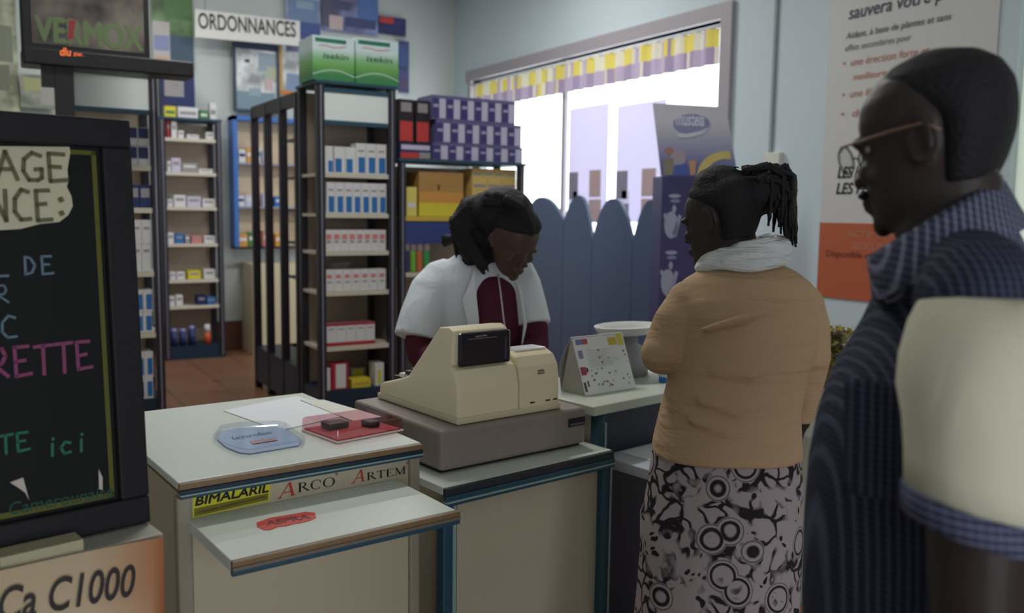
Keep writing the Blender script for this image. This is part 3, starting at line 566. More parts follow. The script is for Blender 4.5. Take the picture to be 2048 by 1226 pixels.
# navy box with picture under the tub poster
X0, X1, Z0, Z1 = wall_rect(326, 146, 391, 209, YD+.1)
bx = thing('storage_box', 'navy box with a pale picture on top of the far shelf unit', 'box', ((X0+X1)/2, YD+.1, 2.441))
MB().box(X0, X1, YD+.14, YD+.36, 2.4405, Z1, Cnavy).build('box_body', bx); pb = MB(); pb.box(X0+.02, X0+(X1-X0)*.66, YD+.138, YD+.141, Z0+.08, Z1-.02, Cg); pb.box(X0+.1, X0+(X1-X0)*.5, YD+.1365, YD+.139, Z0+.2, Z1-.12, P(110, 130, 140)); pb.build('picture_print', bx)
# hanging sign
L = at(392, 72, Y=9.6); R = at(600, 84, Y=9.6); T = at(392, 24, Y=9.6); zs = 1.0
sg = thing('hanging_sign', 'white sign reading ORDONNANCES hung across the back of the shop', 'sign', ((L.x+R.x)/2, 9.6, L.z))
A = at(390, 74, Y=9.6); B_ = at(600, 92, Y=9.6); C_ = at(600, 42, Y=9.6); D_ = at(390, 18, Y=9.6)
MB().slab([A, B_, C_, D_], (0, .02, 0), mat('sign_board_white', (226, 226, 222), 0.5)).build('sign_board', sg)
text('lettering', 'ORDONNANCES', at(397, 56, Y=9.598), at(592, 74, Y=9.598), ZUP, .155, P(44, 40, 44), sg, 0, .015)
wm = MB(); wm.tube([(D_.x+.1, 9.61, D_.z-.02), (D_.x+.1, 9.61, ZC)], .004, M_strip, 6); wm.tube([(C_.x-.1, 9.61, C_.z-.02), (C_.x-.1, 9.61, ZC)], .004, M_strip, 6); wm.build('hanging_wire', sg)
# beige cupboard seen through the open rack
x0, x1, z0, z1 = wall_rect(507, 528, 600, 690, 9.35)
cp = thing('cupboard', 'low beige cupboard against the far wall seen through the open rack', 'cupboard', ((x0+x1)/2, 9.35, 0))
MB().box(x0, x1, 9.37, YB-.021, 0, z1, mat('cupboard_beige', (200, 190, 160), 0.5)).build('cupboard_body', cp); MB().box(x0+.015, x1-.015, 9.352, 9.37, .06, z1-.02, mat('cupboard_door_beige', (208, 198, 168), 0.5)).build('door', cp)

# --- television on a floor stand
YT = 5.55; t0 = at(42, -60, Y=YT); t1 = at(300, 100, Y=YT); ztb = at(170, 96, Y=YT).z; zb0 = at(190, 128, Y=YT).z; xr = at(300, 100, Y=YT).x; xl = at(42, 60, Y=YT).x
tv = thing('television', 'dark framed television showing a green lettered advert above the shelf unit', 'television', ((xl+xr)/2, YT+.1, 0))
z_hi = ztb+.62
tf = MB(); tf.box(xl, xr, YT, YT+.09, zb0, z_hi+.05, M_dark); tf.box(xl-.0, at(387, 138, Y=YT).x, YT-.02, YT+.2, zb0-.03, zb0+.06, M_dark); tf.build('housing', tv, bevel=.01)
m, nt, N, Lk, b = node_mat('television_picture')
tcx = N.new('ShaderNodeTexCoord'); no = N.new('ShaderNodeTexNoise'); no.inputs['Scale'].default_value = 2.2; no.inputs['Detail'].default_value = 3; cr = N.new('ShaderNodeValToRGB')
Lk.new(tcx.outputs['Generated'], no.inputs['Vector']); Lk.new(no.outputs['Fac'], cr.inputs[0]); Lk.new(cr.outputs[0], b.inputs['Base Color']); Lk.new(cr.outputs[0], b.inputs['Emission Color']); b.inputs['Emission Strength'].default_value = 0.12
e = cr.color_ramp.elements; e[0].position = .38; e[0].color = lin((36, 34, 34))+(1,); e[1].position = .66; e[1].color = lin((116, 112, 100))+(1,); k = e.new(.5); k.color = lin((86, 76, 72))+(1,)
scr = MB().box(xl+.05, xr-.03, YT-.004, YT+.001, ztb, z_hi, m).build('screen', tv)
a = at(72, 80, Y=YT-.005); c = at(285, 92, Y=YT-.005)
text('lettering', 'VERMOX', (a.x, YT-.005, a.z), (c.x, YT-.005, a.z), ZUP, .13, P(104, 122, 84), scr, 0, .05)
MB().slab([at(138, 40, Y=YT-.008), at(152, 40, Y=YT-.008), at(146, 78, Y=YT-.008), at(136, 78, Y=YT-.008)], (0, .002, 0), P(150, 50, 56)).build('red_mark', scr)
m, nt, N, Lk, b = node_mat('orange_display_led'); b.inputs['Base Color'].default_value = lin((220, 90, 40))+(1,); b.inputs['Emission Color'].default_value = (1, .22, .05, 1); b.inputs['Emission Strength'].default_value = .9
text('clock_digits', 'dlu', at(120, 111, Y=YT-.022), at(143, 112, Y=YT-.022), ZUP, .042, m, tv, .2, .02, .004)
text('clock_digits', 'zw.', at(146, 112, Y=YT-.022), at(166, 113, Y=YT-.022), ZUP, .025, m, tv, .2, .01, .004)
xa, xb = at(112, 200, Y=YT).x, at(150, 200, Y=YT).x
MB().box(xa, xb, YT+.02, YT+.10, .03, zb0-.02, M_dark).build('stand_pole', tv); MB().box(xa-.2, xb+.2, YT-.14, YT+.26, 0, .03, M_dark).build('stand_base', tv, bevel=.008)
sp = MB(); sp.box(at(84, 160, Y=YT).x, xa-.002, YT+.02, YT+.08, at(100, 172, Y=YT).z, zb0-.02, M_dark); sp.build('speaker', tv)

# ================================================================== window side
# scalloped teal screen
XS = 4.5; scr = thing('folding_screen', 'tall teal screen with four rounded tops standing in front of the bright window', 'screen', (XS, 6.2, 0))
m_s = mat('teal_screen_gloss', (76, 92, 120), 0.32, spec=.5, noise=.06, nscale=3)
edges = [at(1043, 440, X=XS).y, at(1130, 440, X=XS).y, at(1187, 470, X=XS).y, at(1268, 480, X=XS).y, at(1340, 470, X=XS).y]
tops = [at(1100, 394, X=XS).z, at(1160, 391, X=XS).z, at(1235, 397, X=XS).z, at(1315, 400, X=XS).z]
vz = [1.30, at(1130, 440, X=XS).z, at(1187, 478, X=XS).z, at(1268, 482, X=XS).z, 1.30]
for i in range(4):
    ya, yb = edges[i]-.004, edges[i+1]+.004; pts = [(ya, 0.0), (ya, vz[i])]; k = 18
    for j in range(1, k):
        q = j/k; y = ya+(yb-ya)*q; base = vz[i]+(vz[i+1]-vz[i])*q
        pts.append((y, base+(tops[i]-base)*(1-abs(2*q-1)**2.3)))
    pts += [(yb, vz[i+1]), (yb, 0.0)]
    MB().slab([(XS-.015, y, z) for y, z in pts], (.03, 0, 0), m_s).build('panel', scr)
MB().box(XS-.14, XS+.16, edges[4]+.02, edges[0]-.02, 0, .03, M_teald).build('foot', scr)
# posters hung in the window, seen from behind with daylight through them
sh = sheer_mat('backlit_card', (226, 222, 238), .42); sg_ = sheer_mat('backlit_grey', (150, 146, 160), .2); sp_ = sheer_mat('backlit_tan', (200, 178, 176), .28); sw_ = sheer_mat('backlit_white', (245, 243, 250), .42)
def card(label, pl, pr, ptop, pbot, figs):
    X = XW+.0; yl = at(pl, 300, X=X).y; yr = at(pr, 300, X=X).y; zt_ = at((pl+pr)/2, ptop, X=X).z; zb_ = at((pl+pr)/2, pbot, X=X).z
    t = thing('window_card', label, 'poster', (X, (yl+yr)/2, zb_))
    MB().box(X, X+.003, yr, yl, zb_, zt_, sh).build('card_sheet', t)
    for (u0, u1, v0, v1, mm, nm) in figs:
        MB().box(X-.004, X-.001, yl+(yr-yl)*u0, yl+(yr-yl)*u1, zt_+(zb_-zt_)*v1, zt_+(zb_-zt_)*v0, mm).build(nm, t)
fg = [(.02, .26, .56, .80, sg_, 'bottle_print'), (.14, .3, .73, .83, sw_, 'label_print'), (.56, .84, .55, .78, sp_, 'bottle_print'), (.06, .3, .84, 1, sg_, 'base_print'), (.56, .86, .80, 1, sp_, 'base_print')]
card('backlit pale card with two bottles in the window above the second screen top', 1138, 1216, 212, 445, fg)
card('backlit pale card with two bottles in the window beside the banner stand', 1233, 1330, 205, 445, fg)
# cardboard banner stand
cb = at(1392, 400, D=5.75); nrm = V((-math.sin(YAW-.12), -math.cos(YAW-.12), 0)); rgt = V((math.cos(YAW-.12), -math.sin(YAW-.12), 0))
bs = thing('banner_stand', 'purple cardboard advertising stand with oval logo header before the window', 'display stand', (cb.x, cb.y, 0))
def bpt(px, py): return on_plane(px, py, cb, nrm)
m, nt, N, Lk, b = node_mat('banner_header_print')
tcx = N.new('ShaderNodeTexCoord'); s_ = N.new('ShaderNodeSeparateXYZ'); cr = N.new('ShaderNodeValToRGB'); Lk.new(tcx.outputs['Generated'], s_.inputs[0]); Lk.new(s_.outputs['Z'], cr.inputs[0]); Lk.new(cr.outputs[0], b.inputs['Base Color'])
e = cr.color_ramp.elements; e[0].color = lin((92, 100, 160))+(1,); e[0].position = .1; e[1].color = lin((206, 204, 214))+(1,); e[1].position = .75
m_h = m
tr_ = N.new('ShaderNodeBsdfTranslucent'); mxs = N.new('ShaderNodeMixShader'); mxs.inputs[0].default_value = .18; Lk.new(cr.outputs[0], tr_.inputs[0]); Lk.new(b.outputs[0], mxs.inputs[1]); Lk.new(tr_.outputs[0], mxs.inputs[2]); Lk.new(mxs.outputs[0], N['Material Output'].inputs[0])
hd = MB().slab([bpt(1323, 352), bpt(1476, 356), bpt(1452, 214), bpt(1306, 206)], -nrm*.012, m_h).build('header', bs)
def blob(name, pts, mm, par, lift=.002):
    return MB().slab([bpt(*p)+nrm*lift for p in pts], nrm*.001, mm).build(name, par)
el = lambda cx, cy, rx, ry, n=20, a0=0, a1=360: [(cx+rx*math.cos(math.radians(a0+(a1-a0)*i/n)), cy+ry*math.sin(math.radians(a0+(a1-a0)*i/n))) for i in range(n)]
ov = blob('logo_oval', el(1383, 248, 37, 20), P(132, 132, 170), hd)
text('lettering', 'mustela', bpt(1351, 250)+nrm*.0035, bpt(1408, 252)+nrm*.0035, ZUP, .085, P(206, 206, 228), hd, .1, .02)
blob('logo_swoosh', [(1352, 268), (1372, 268), (1400, 262), (1418, 254), (1404, 268), (1378, 275), (1358, 275)], P(196, 200, 214), hd, .004)
blob('drawn_figure', el(1338, 302, 9, 8), P(160, 120, 116), hd); blob('drawn_figure', el(1356, 315, 16, 18), P(156, 146, 160), hd); blob('drawn_figure', [(1326, 318), (1346, 316), (1350, 350), (1326, 350)], P(130, 122, 110), hd, .003)
blob('drawn_figure', [(1350, 330), (1374, 328), (1376, 350), (1344, 350)], P(70, 90, 160), hd, .0045); blob('drawn_figure', [(1377, 322), (1392, 320), (1390, 350), (1380, 350)], P(180, 140, 110), hd, .003)
blob('printed_arc', el(1452, 352, 58, 50, 14, 180, 285)+el(1452, 352, 40, 34, 14, 285, 180), P(196, 178, 110), hd, .003)
base_c = [bpt(1325, 352), bpt(1470, 354)]
A0, A1 = base_c; zf = A0.z
cd = MB(); pr = [A0+nrm*.0, A1, A1-nrm*.22, A0-nrm*.22]
cd.loft([[V((p.x, p.y, z)) for p in pr] for z in (.0, zf-.001)], mat('banner_purple', (54, 48, 96), 0.5), smooth=False); col = cd.build('column', bs)
for yy in (0, 1):
    o = yy*113
    blob('foot_print', el(1342-o*.06, 450+o*1.02, 14, 27), P(150, 150, 176), col, .003); blob('foot_print', [(1344-o*.06, 470+o), (1352-o*.06, 475+o), (1363-o*.06, 432+o), (1357-o*.06, 428+o)], P(150, 150, 176), col, .003)
    blob('foot_print', el(1348-o*.06, 418+o, 4, 8), P(150, 150, 176), col, .003); blob('foot_print', el(1330-o*.06, 432+o, 3, 6), P(150, 150, 176), col, .003)
    blob('printed_word', el(1349-o*.06, 392+o, 12, 4), P(150, 150, 176), col, .003); blob('printed_word', el(1350-o*.06, 402+o, 10, 4), P(120, 120, 160), col, .003)

# ================================================================== counters
# left counter
a0 = math.radians(5.3); Mc = frame((.358, 1.996, 0), a0)
lc = thing('counter', 'white topped cream counter with sponsor logos and a small ledge in front', 'counter', (.358, 1.996, 0), a0)
w, d = .615, .755
c = MB(Mc); c.box(.012, w-.012, .012, d, 0, .912, M_cream); c.build('cabinet_body', lc)
c = MB(Mc); c.box(-.004, .03, -.002, .03, 0, .915, mat('corner_post_beige', (150, 142, 124), 0.5)); c.build('corner_post', lc, bevel=.006)
c = MB(Mc); c.box(w-.03, w+.0, .0, .03, 0, .915, mat('corner_post_beige', (150, 142, 124), 0.5)); c.build('corner_post', lc, bevel=.006)
c = MB(Mc); c.box(0, w, 0, d, .932, .95, M_white); c.build('worktop', lc, bevel=.002)
def edge(M, x0, x1, y, z1, par, cols=(M_brown, M_teald, M_tealine, M_teal), h=.036):
    e = MB(M); e.box(x0, x1, y-.012, y+.001, z1-h*.45, z1-.002, cols[0]); e.box(x0, x1, y-.016, y+.001, z1-h*.72, z1-h*.45, cols[1]); e.box(x0, x1, y-.018, y+.001, z1-h*.84, z1-h*.72, cols[2]); e.box(x0, x1, y-.016, y+.001, z1-h, z1-h*.84, cols[3])
    return e.build('edge_strip', par, bevel=.002)
edge(Mc, 0, w, 0, .95, lc)
lz = .861; ld = .275; lx0, lx1 = .02, .546
lt = MB(Mc); lt.box(lx0, lx1, -ld, .01, lz-.026, lz, M_white); lg = lt.build('ledge', lc, bevel=.002)
e = MB(Mc); e.box(lx0, lx1+.006, -ld-.014, -ld+.001, lz-.013, lz-.001, M_brown); e.box(lx0, lx1+.006, -ld-.016, -ld+.001, lz-.021, lz-.013, mat('grey_brown_band', (112, 104, 94), 0.5)); e.box(lx0, lx1+.006, -ld-.012, -ld+.001, lz-.032, lz-.021, M_teal); e.build('edge_strip', lg, bevel=.002)
fn = Mc.to_3x3() @ V((0, -1, 0)); fp = Mc @ V((0, .012, 0))
def cf(px, py): return on_plane(px, py, fp+fn*.001, fn)
st = MB(); st.slab([cf(385, 1036), cf(539, 1001), cf(541, 960), cf(387, 990)], fn*.0012, mat('sticker_yellow', (212, 206, 40), 0.5)); st.slab([cf(388, 1033), cf(536, 999), cf(536, 986), cf(388, 1017)], fn*.0018, P(120, 116, 34)); sk = st.build('sticker', lc)
text('lettering', 'BIMALARIL', cf(390, 1011)+fn*.002, cf(536, 983)+fn*.002, ZUP, .020, M_black, sk, .2, .05)
text('small_print', 'artemether lumefantrine comprimes', cf(396, 1026)+fn*.003, cf(530, 994)+fn*.003, ZUP, .006, P(60, 58, 24), sk)
serif('logo_letter', 'A', cf(556, 998), cf(590, 990), ZUP, .034, mat('logo_red', (190, 48, 44), 0.5), lc, .25)
serif('logo_lettering', 'RCO', cf(595, 985), cf(672, 971), ZUP, .023, M_black, lc)
serif('logo_letter', 'A', cf(704, 967), cf(729, 962), ZUP, .031, MATS['logo_red'], lc, .25)
serif('logo_lettering', 'RTEM', cf(733, 961), cf(812, 947), ZUP, .020, M_black, lc)
rg = MB(); 
for px, py in ((673, 948), (815, 926)): rg.slab([cf(px+3*math.cos(q), py+3*math.sin(q)) for q in [k*.7 for k in range(9)]], fn*.0008, P(150, 110, 100))
rg.build('registered_mark', lc)
sk = MB(); sp_pts = [(513, 1046), (540, 1036), (578, 1030), (612, 1024), (630, 1026), (632, 1036), (618, 1042), (600, 1046), (588, 1048), (574, 1052), (556, 1054), (540, 1060), (528, 1060), (514, 1054)]
sk.slab([at(px, py, Z=lz+.0005) for px, py in sp_pts], (0, 0, .0008), mat('sticker_red', (206, 62, 44), 0.5)); rs = sk.build('torn_sticker', lc)
text('lettering', 'ASPRA', at(533, 1051, Z=lz+.0015), at(622, 1036, Z=lz+.0015), Mc.to_3x3() @ V((0, 1, 0)), .028, P(120, 34, 28), rs, .1, .03, .0004)
# things on the left counter
zt = .9506
sheet = MB(); sheet.slab([at(447, 822, Z=zt), at(592, 793, Z=zt), at(706, 828, Z=zt), at(560, 862, Z=zt)], (0, 0, .002), M_paper)
tag(sheet.build('paper_sheet', origin=at(575, 828, Z=zt)), 'blank white paper sheet lying on the cream counter behind the red stamp tray', 'paper')
sheet = MB(); sheet.slab([at(600, 800, Z=zt+.003), at(648, 800, Z=zt+.003), at(764, 834, Z=zt+.003), at(706, 842, Z=zt+.003)], (0, 0, .001), P(226, 226, 218))
tag(sheet.build('paper_sheet', origin=at(680, 820, Z=zt)), 'cream edged paper peeping out from under the white sheet by the cash register', 'paper')
# clear change tray with blue advert
ct = thing('change_tray', 'clear plastic change tray with pale blue advert on the counter', 'tray', at(518, 884, Z=zt))
oc = [(426, 880), (440, 862), (470, 856), (556, 852), (572, 856), (612, 884), (606, 894), (500, 912), (476, 910), (446, 898)]
cpl = clear_mat('clear_acrylic', (.93, .95, .98), .14, .08)
o3 = [at(px, py, Z=zt) for px, py in oc]; cen = sum(o3, V())/len(o3)
MB().slab([cen+(p-cen)*.9+V((0, 0, .001)) for p in o3], (0, 0, .002), mat('advert_blue', (176, 196, 228), 0.4, noise=.15, nscale=18)).build('advert_card', ct)
MB().loft([[cen+(p-cen)*s_+V((0, 0, z)) for p in o3] for s_, z in ((.94, 0), (1, .004), (1.0, .014), (.97, .017), (.9, .010))], cpl, smooth=False).build('clear_rim', ct)
exc = Mc.to_3x3() @ V((1, 0, 0)); eyc = Mc.to_3x3() @ V((0, 1, 0))
text('lettering', '(e)urofen', at(468, 878, Z=zt+.005), at(545, 866, Z=zt+.005), eyc, .03, P(90, 100, 150), ct, .2, 0, .0002)
MB().slab([at(500, 882, Z=zt+.0048), at(550, 876, Z=zt+.0048), at(556, 880, Z=zt+.0048), at(505, 888, Z=zt+.0048)], (0, 0, .0006), P(206, 150, 150)).build('picture_print', ct)
# stamp tray
sb = [at(px, py, Z=zt) for px, py in ((602, 862), (674, 888), (808, 862), (736, 842))]
so = thing('stamp_tray', 'red stamp tray with clear lid holding black stamps on the counter edge', 'tray', sum(sb, V())/4)
cen = sum(sb, V())/4
MB().slab(sb, (0, 0, .005), mat('tray_white', (222, 212, 204), 0.4)).build('tray_base', so, bevel=.002)
MB().slab([cen+(p-cen)*.93+V((0, 0, .0052)) for p in sb], (0, 0, .003), mat('stamp_pad_red', (170, 22, 40), 0.6)).build('red_pad', so)
MB().loft([[cen+(p-cen)*s_+V((0, 0, z)) for p in sb] for s_, z in ((.985, .005), (.975, .036), (.93, .039))], clear_mat('clear_lid', (.93, .72, .76), .12, .06), smooth=False).build('clear_lid', so, bevel=.003)
u_, v_ = (sb[1]-sb[0]), (sb[3]-sb[0])
for q, r_, dx, dy in ((.32, .40, .16, .30), (.62, .86, .12, .16)):
    p = sb[0]+(sb[2]-sb[1])*0
    o_ = sb[0]+u_*q*.9+(sb[2]-sb[1])*(r_-.2); e1_ = u_.normalized()*.022; e2_ = (sb[2]-sb[1])*dy
    MB().slab([o_-e1_+V((0, 0, .009)), o_+e1_+V((0, 0, .009)), o_+e1_+e2_+V((0, 0, .009)), o_-e1_+e2_+V((0, 0, .009))], (0, 0, .016), mat('stamp_black', (34, 24, 30), 0.4)).build('stamp_block', so, bevel=.003)

# counter carrying the cash register
ar = math.radians(8.0); Mr = frame((1.02, 2.02, 0), ar); zr = .83
rcn = thing('counter', 'lower cream counter with teal trim under the cash register', 'counter', (1.02, 2.02, 0), ar)
w = .625; d = .62
c = MB(Mr); c.box(.03, w-.02, .014, d, 0, zr-.03, M_cream); c.build('front_panel', rcn)
c = MB(Mr); c.box(0, w, 0, d, zr-.02, zr, M_white); c.build('worktop', rcn)
edge(Mr, 0, w, 0, zr, rcn, (mat('dark_gap', (44, 46, 54), 0.6), M_teal, M_tealine, M_teal), .05)
for xx in (0.0, w-.045):
    c = MB(Mr); c.box(xx, xx+.045, -.004, .03, 0, zr-.05, M_teal); o = c.build('corner_post', rcn, bevel=.004)
    c = MB(Mr); c.box(xx+(.028 if xx == 0 else .036), xx+(.038 if xx == 0 else .042), -.008, .0, 0.01, zr-.052, M_tealine); c.build('groove', o)
# taller counter on the right
a2 = math.radians(10.0); Mq = frame((1.655, 2.20, 0), a2); w = .78; d = .42
q_ = thing('counter', 'tall white topped counter with navy front beside the woman', 'counter', (1.655, 2.20, 0), a2)
c = MB(Mq); c.box(.01, w-.01, .03, d-.01, 0, .915, mat('navy_front_panel', (40, 42, 66), 0.4)); c.build('cabinet_body', q_)
c = MB(Mq); c.box(.0, .012, .03, d, 0, .918, mat('side_panel_cream', (190, 186, 166), 0.5)); c.build('side_panel', q_)
c = MB(Mq); c.box(-.03, w, -.01, d, .918, .95, mat('worktop_offwhite', (204, 210, 196), 0.4)); c.build('worktop', q_, bevel=.005)
c = MB(Mq); c.tube([(.02, .02, 0), (.02, .02, .917)], .024, M_teal, 12); o = c.build('corner_post', q_); c = MB(Mq); c.box(.026, .034, -.007, .0, 0, .89, M_tealine); c.build('groove', o)
lz2 = at(1215, 912, Y=2.22).z
c = MB(Mq); c.box(.045, w, -.2, .03, lz2-.035, lz2, mat('ledge_pale_blue', (206, 212, 222), 0.3)); lg2 = c.build('ledge', q_, bevel=.004)
c = MB(Mq); c.box(.06, w, -.214, -.199, lz2-.034, lz2-.004, M_teald); c.build('edge_strip', lg2)
sheet = MB(Mq); sheet.box(.12, .42, -.15, .01, lz2+.0005, lz2+.003, M_paper); tag(sheet.build('paper_sheet', origin=Mq @ V((.27, -.07, lz2))), 'white paper lying on the ledge of the tall counter by the woman', 'paper')
# tent calendar on it
ck = thing('desk_calendar', 'white tent calendar with small drawings standing on the tall counter', 'calendar', at(1215, 785, Z=.951))
c0, c1 = at(1170, 792, Z=.9512), at(1272, 776, Z=.9512); ex = (c1-c0).normalized(); ey = ZUP.cross(ex).normalized(); hc = .185; lean = .075
tA, tB = c0+ey*lean+ZUP*hc, c1+ey*lean+ZUP*hc; b0, b1 = c0+ey*.12, c1+ey*.12
b0 = b0-ex*.0
fr = MB(); fr.slab([c0, c1, tB, tA], ey*.003, mat('calendar_white', (244, 246, 250), 0.5)); frp = fr.build('front_leaf', ck)
bk_ = MB(); n_ = 8; pr_ = [(b0+(tA-b0)*(k/n_)+ey*.03*math.sin(math.pi*k/n_), b1+(tB-b1)*(k/n_)+ey*.03*math.sin(math.pi*k/n_)) for k in range(n_+1)]
bk_.loft([[p, q, q-ey*.003, p-ey*.003] for p, q in pr_], mat('calendar_grey', (176, 172, 166), 0.6), smooth=False); bk_.build('back_leaf', ck)
c = MB(); c.slab([c0, b0, tA], ex*.003, MATS['calendar_grey']); c.build('side_leaf', ck)
fw_ = c1-c0; fh_ = tA-c0; cn = fw_.cross(fh_).normalized()
if cn.dot(EYEP-c0) < 0: cn = -cn
pr = MB()
def cpatch(u0, u1, v0, v1, rgb): pr.slab([c0+fw_*u0+fh_*v0+cn*.0006, c0+fw_*u1+fh_*v0+cn*.0006, c0+fw_*u1+fh_*v1+cn*.0006, c0+fw_*u0+fh_*v1+cn*.0006], cn*.0005, P(*rgb))
cpatch(.06, .18, .86, .95, (120, 130, 190)); cpatch(.18, .28, .86, .95, (196, 80, 84)); cpatch(.68, .84, .8, .93, (222, 196, 80)); cpatch(.86, .97, .78, .99, (232, 220, 90)); cpatch(.06, .14, .62, .76, (150, 150, 180)); cpatch(.03, .13, .34, .48, (176, 70, 96)); cpatch(.14, .17, .38, .46, (70, 70, 70)); cpatch(.03, .07, .06, .22, (90, 80, 100)); cpatch(.1, .13, .14, .24, (120, 90, 110))
rq = random.Random(5)
for k in range(34):
    u = rq.uniform(.2, .95); v = rq.uniform(.05, .42) if k < 24 else rq.uniform(.42, .8); s_ = rq.uniform(.012, .03)
    cpatch(u, u+s_*1.3, v, v+s_*1.2, rq.choice([(130, 110, 140), (150, 150, 160), (110, 100, 120), (190, 160, 170), (160, 190, 190)]))
for k in range(9): cpatch(.22, .22+rq.uniform(.3, .6), .74-.035*k, .745-.035*k, (178, 182, 196))
pr.build('printed_drawings', ck)
# white dish and blue box behind the calendar
p = at(1250, 742, Z=.9512); p = V((2.06, 2.57, .9512))
ds = thing('weighing_scale', 'white scale with shallow oval pan behind the tent calendar', 'scale', p)
ex2 = Mq.to_3x3() @ V((1, 0, 0)); ey2 = Mq.to_3x3() @ V((0, 1, 0))
c = MB(); c.loft([[p+ex2*(.09*s_*math.cos(k*.393))+ey2*(.07*s_*math.sin(k*.393))+ZUP*z for k in range(16)] for s_, z in ((1, 0), (.95, .1), (.5, .115), (.45, .15))], mat('scale_body_grey', (150, 150, 152), 0.4)); c.build('scale_body', ds)
c = MB(); c.loft([[p+ex2*(.15*s_*math.cos(k*.2618))+ey2*(.1*s_*math.sin(k*.2618))+ZUP*z for k in range(24)] for s_, z in ((.45, .15), (.9, .16), (1, .185), (.96, .187), (.85, .168), (.3, .16))], mat('scale_pan_white', (214, 214, 212), 0.25)); c.build('pan', ds)
bxp = Mq @ V((.50, .10, .9505)); o = MB(frame(bxp, a2)); o.box(-.05, .05, -.03, .03, 0, .055, mat('box_bright_blue', (60, 130, 210), 0.4)); o.box(-.051, .051, -.031, .031, .02, .03, Cw)
tag(o.build('carton', origin=bxp), 'small bright blue carton beside the tent calendar on the tall counter', 'carton')
# papers and a pen pot by the register
pp = MB(Mr); pp.box(.55, .615, .42, .60, zr+.0006, zr+.003, M_paper); tag(pp.build('paper_sheet', origin=Mr @ V((.56, .5, zr))), 'white receipt paper beside the cash register', 'paper')
hb = MB(); hp = at(1128, 742, D=3.0); 
# back desk of the pharmacist with papers
bdM = frame((1.18, 2.98-.22, 0), a2)

# ------------------------------------------------------------------ cash register
ag = math.radians(7.0); zd = zr+.001; Mg = frame((1.063, 2.118, zd), ag)
rg = thing('cash_register', 'beige cash register with dark display on a grey cash drawer', 'cash register', (1.063, 2.118, zd), ag)
M_beige = mat('register_beige', (228, 217, 184), 0.45, noise=.03); M_drawer = mat('drawer_grey_brown', (138, 127, 120), 0.5, noise=.04); M_scr = mat('display_dark', (38, 36, 46), 0.2)
W_, Dp, Hd = .538, .50, .122
c = MB(Mg); c.box(0, W_, 0, Dp, .008, Hd, M_drawer); dr = c.build('cash_drawer', rg, bevel=.012, seg=3)
c = MB(Mg); c.box(.01, W_-.01, .02, Dp-.02, 0, .01, M_dark); c.build('drawer_foot', rg)
c = MB(Mg); c.box(W_-.075, W_-.008, -.0025, .002, .068, .094, M_scr); c.box(W_-.07, W_-.012, -.0035, .0, .072, .078, mat('badge_grey', (96, 92, 100), 0.4)); c.build('badge', dr)
def profile_body(x0, x1, prof, m, name, bev=.01):
    c = MB(Mg); n = len(prof); c.add([(x0, y, z) for y, z in prof]+[(x1, y, z) for y, z in prof], [list(range(n))[::-1], list(range(n, 2*n))]+[(i, (i+1) % n, n+(i+1) % n, n+i) for i in range(n)], m)
    return c.build(name, rg, bevel=bev, seg=3)
bz0 = Hd+.001
prof = [(.03, bz0+.012), (.03, bz0+.09), (.036, bz0+.125), (.05, bz0+.15), (.075, bz0+.163), (.11, bz0+.165), (.2, bz0+.135), (.34, bz0+.085), (.45, bz0+.055), (.47, bz0+.04), (.47, bz0+.012)]
bd = profile_body(.075, .295, prof, M_beige, 'housing')
prof2 = [(.028, bz0+.012), (.03, bz0+.10), (.038, bz0+.14), (.058, bz0+.168), (.09, bz0+.18), (.15, bz0+.18), (.19, bz0+.15), (.34, bz0+.08), (.45, bz0+.055), (.47, bz0+.012)]
pc = profile_body(.297, .452, prof2, M_beige, 'printer_cover')
c = MB(Mg); c.box(.07, .456, .024, .475, bz0, bz0+.02, mat('register_base_beige', (206, 195, 164), 0.5)); c.build('base_tray', rg, bevel=.006)
c = MB(Mg)
for x0, x1 in ((.335, .352), (.395, .412), (.425, .44)): c.box(x0, x1, .0265, .032, bz0+.03, bz0+.034, M_dark)
c.build('vent_slot', pc)
c = MB(Mg); c.box(.365, .39, .0285, .032, bz0+.115, bz0+.118, P(90, 86, 76)); c.box(.366, .388, .0285, .032, bz0+.122, bz0+.127, P(110, 104, 92)); c.build('printed_mark', pc)
c = MB(Mg); c.box(.32, .44, .085, .15, bz0+.1795, bz0+.184, mat('paper_lid_white', (236, 236, 240), 0.2)); c.build('paper_slot', pc)
# display pod
pod = [(.062, bz0+.165), (.058, bz0+.26), (.085, bz0+.27), (.13, bz0+.265), (.30, bz0+.10), (.29, bz0+.09), (.1, bz0+.15)]
pd = profile_body(.078, .27, pod, M_beige, 'display_pod', .006)
c = MB(Mg); c.box(.092, .275, .046, .062, bz0+.158, bz0+.255, M_scr); sc_ = c.build('display', rg, bevel=.008)
c = MB(Mg); c.box(.12, .22, .0445, .047, bz0+.236, bz0+.238, P(120, 118, 126)); c.box(.25, .256, .0445, .047, bz0+.17, bz0+.235, P(70, 66, 80)); c.build('display_line', sc_)
text('lettering', 'sam4s', Mg @ V((.145, .046, bz0+.241)), Mg @ V((.185, .046, bz0+.241)), ZUP, .007, P(170, 166, 150), sc_, .1, .01)
# keys on the far slope
c = MB(Mg)
for i in range(6):
    for j in range(5): c.box(.10+i*.032, .124+i*.032, .26+j*.034, .284+j*.034, bz0+.118-j*.0125, bz0+.130-j*.0125, M_dark if (i+j) % 3 else Cw)
c.build('keys', rg)

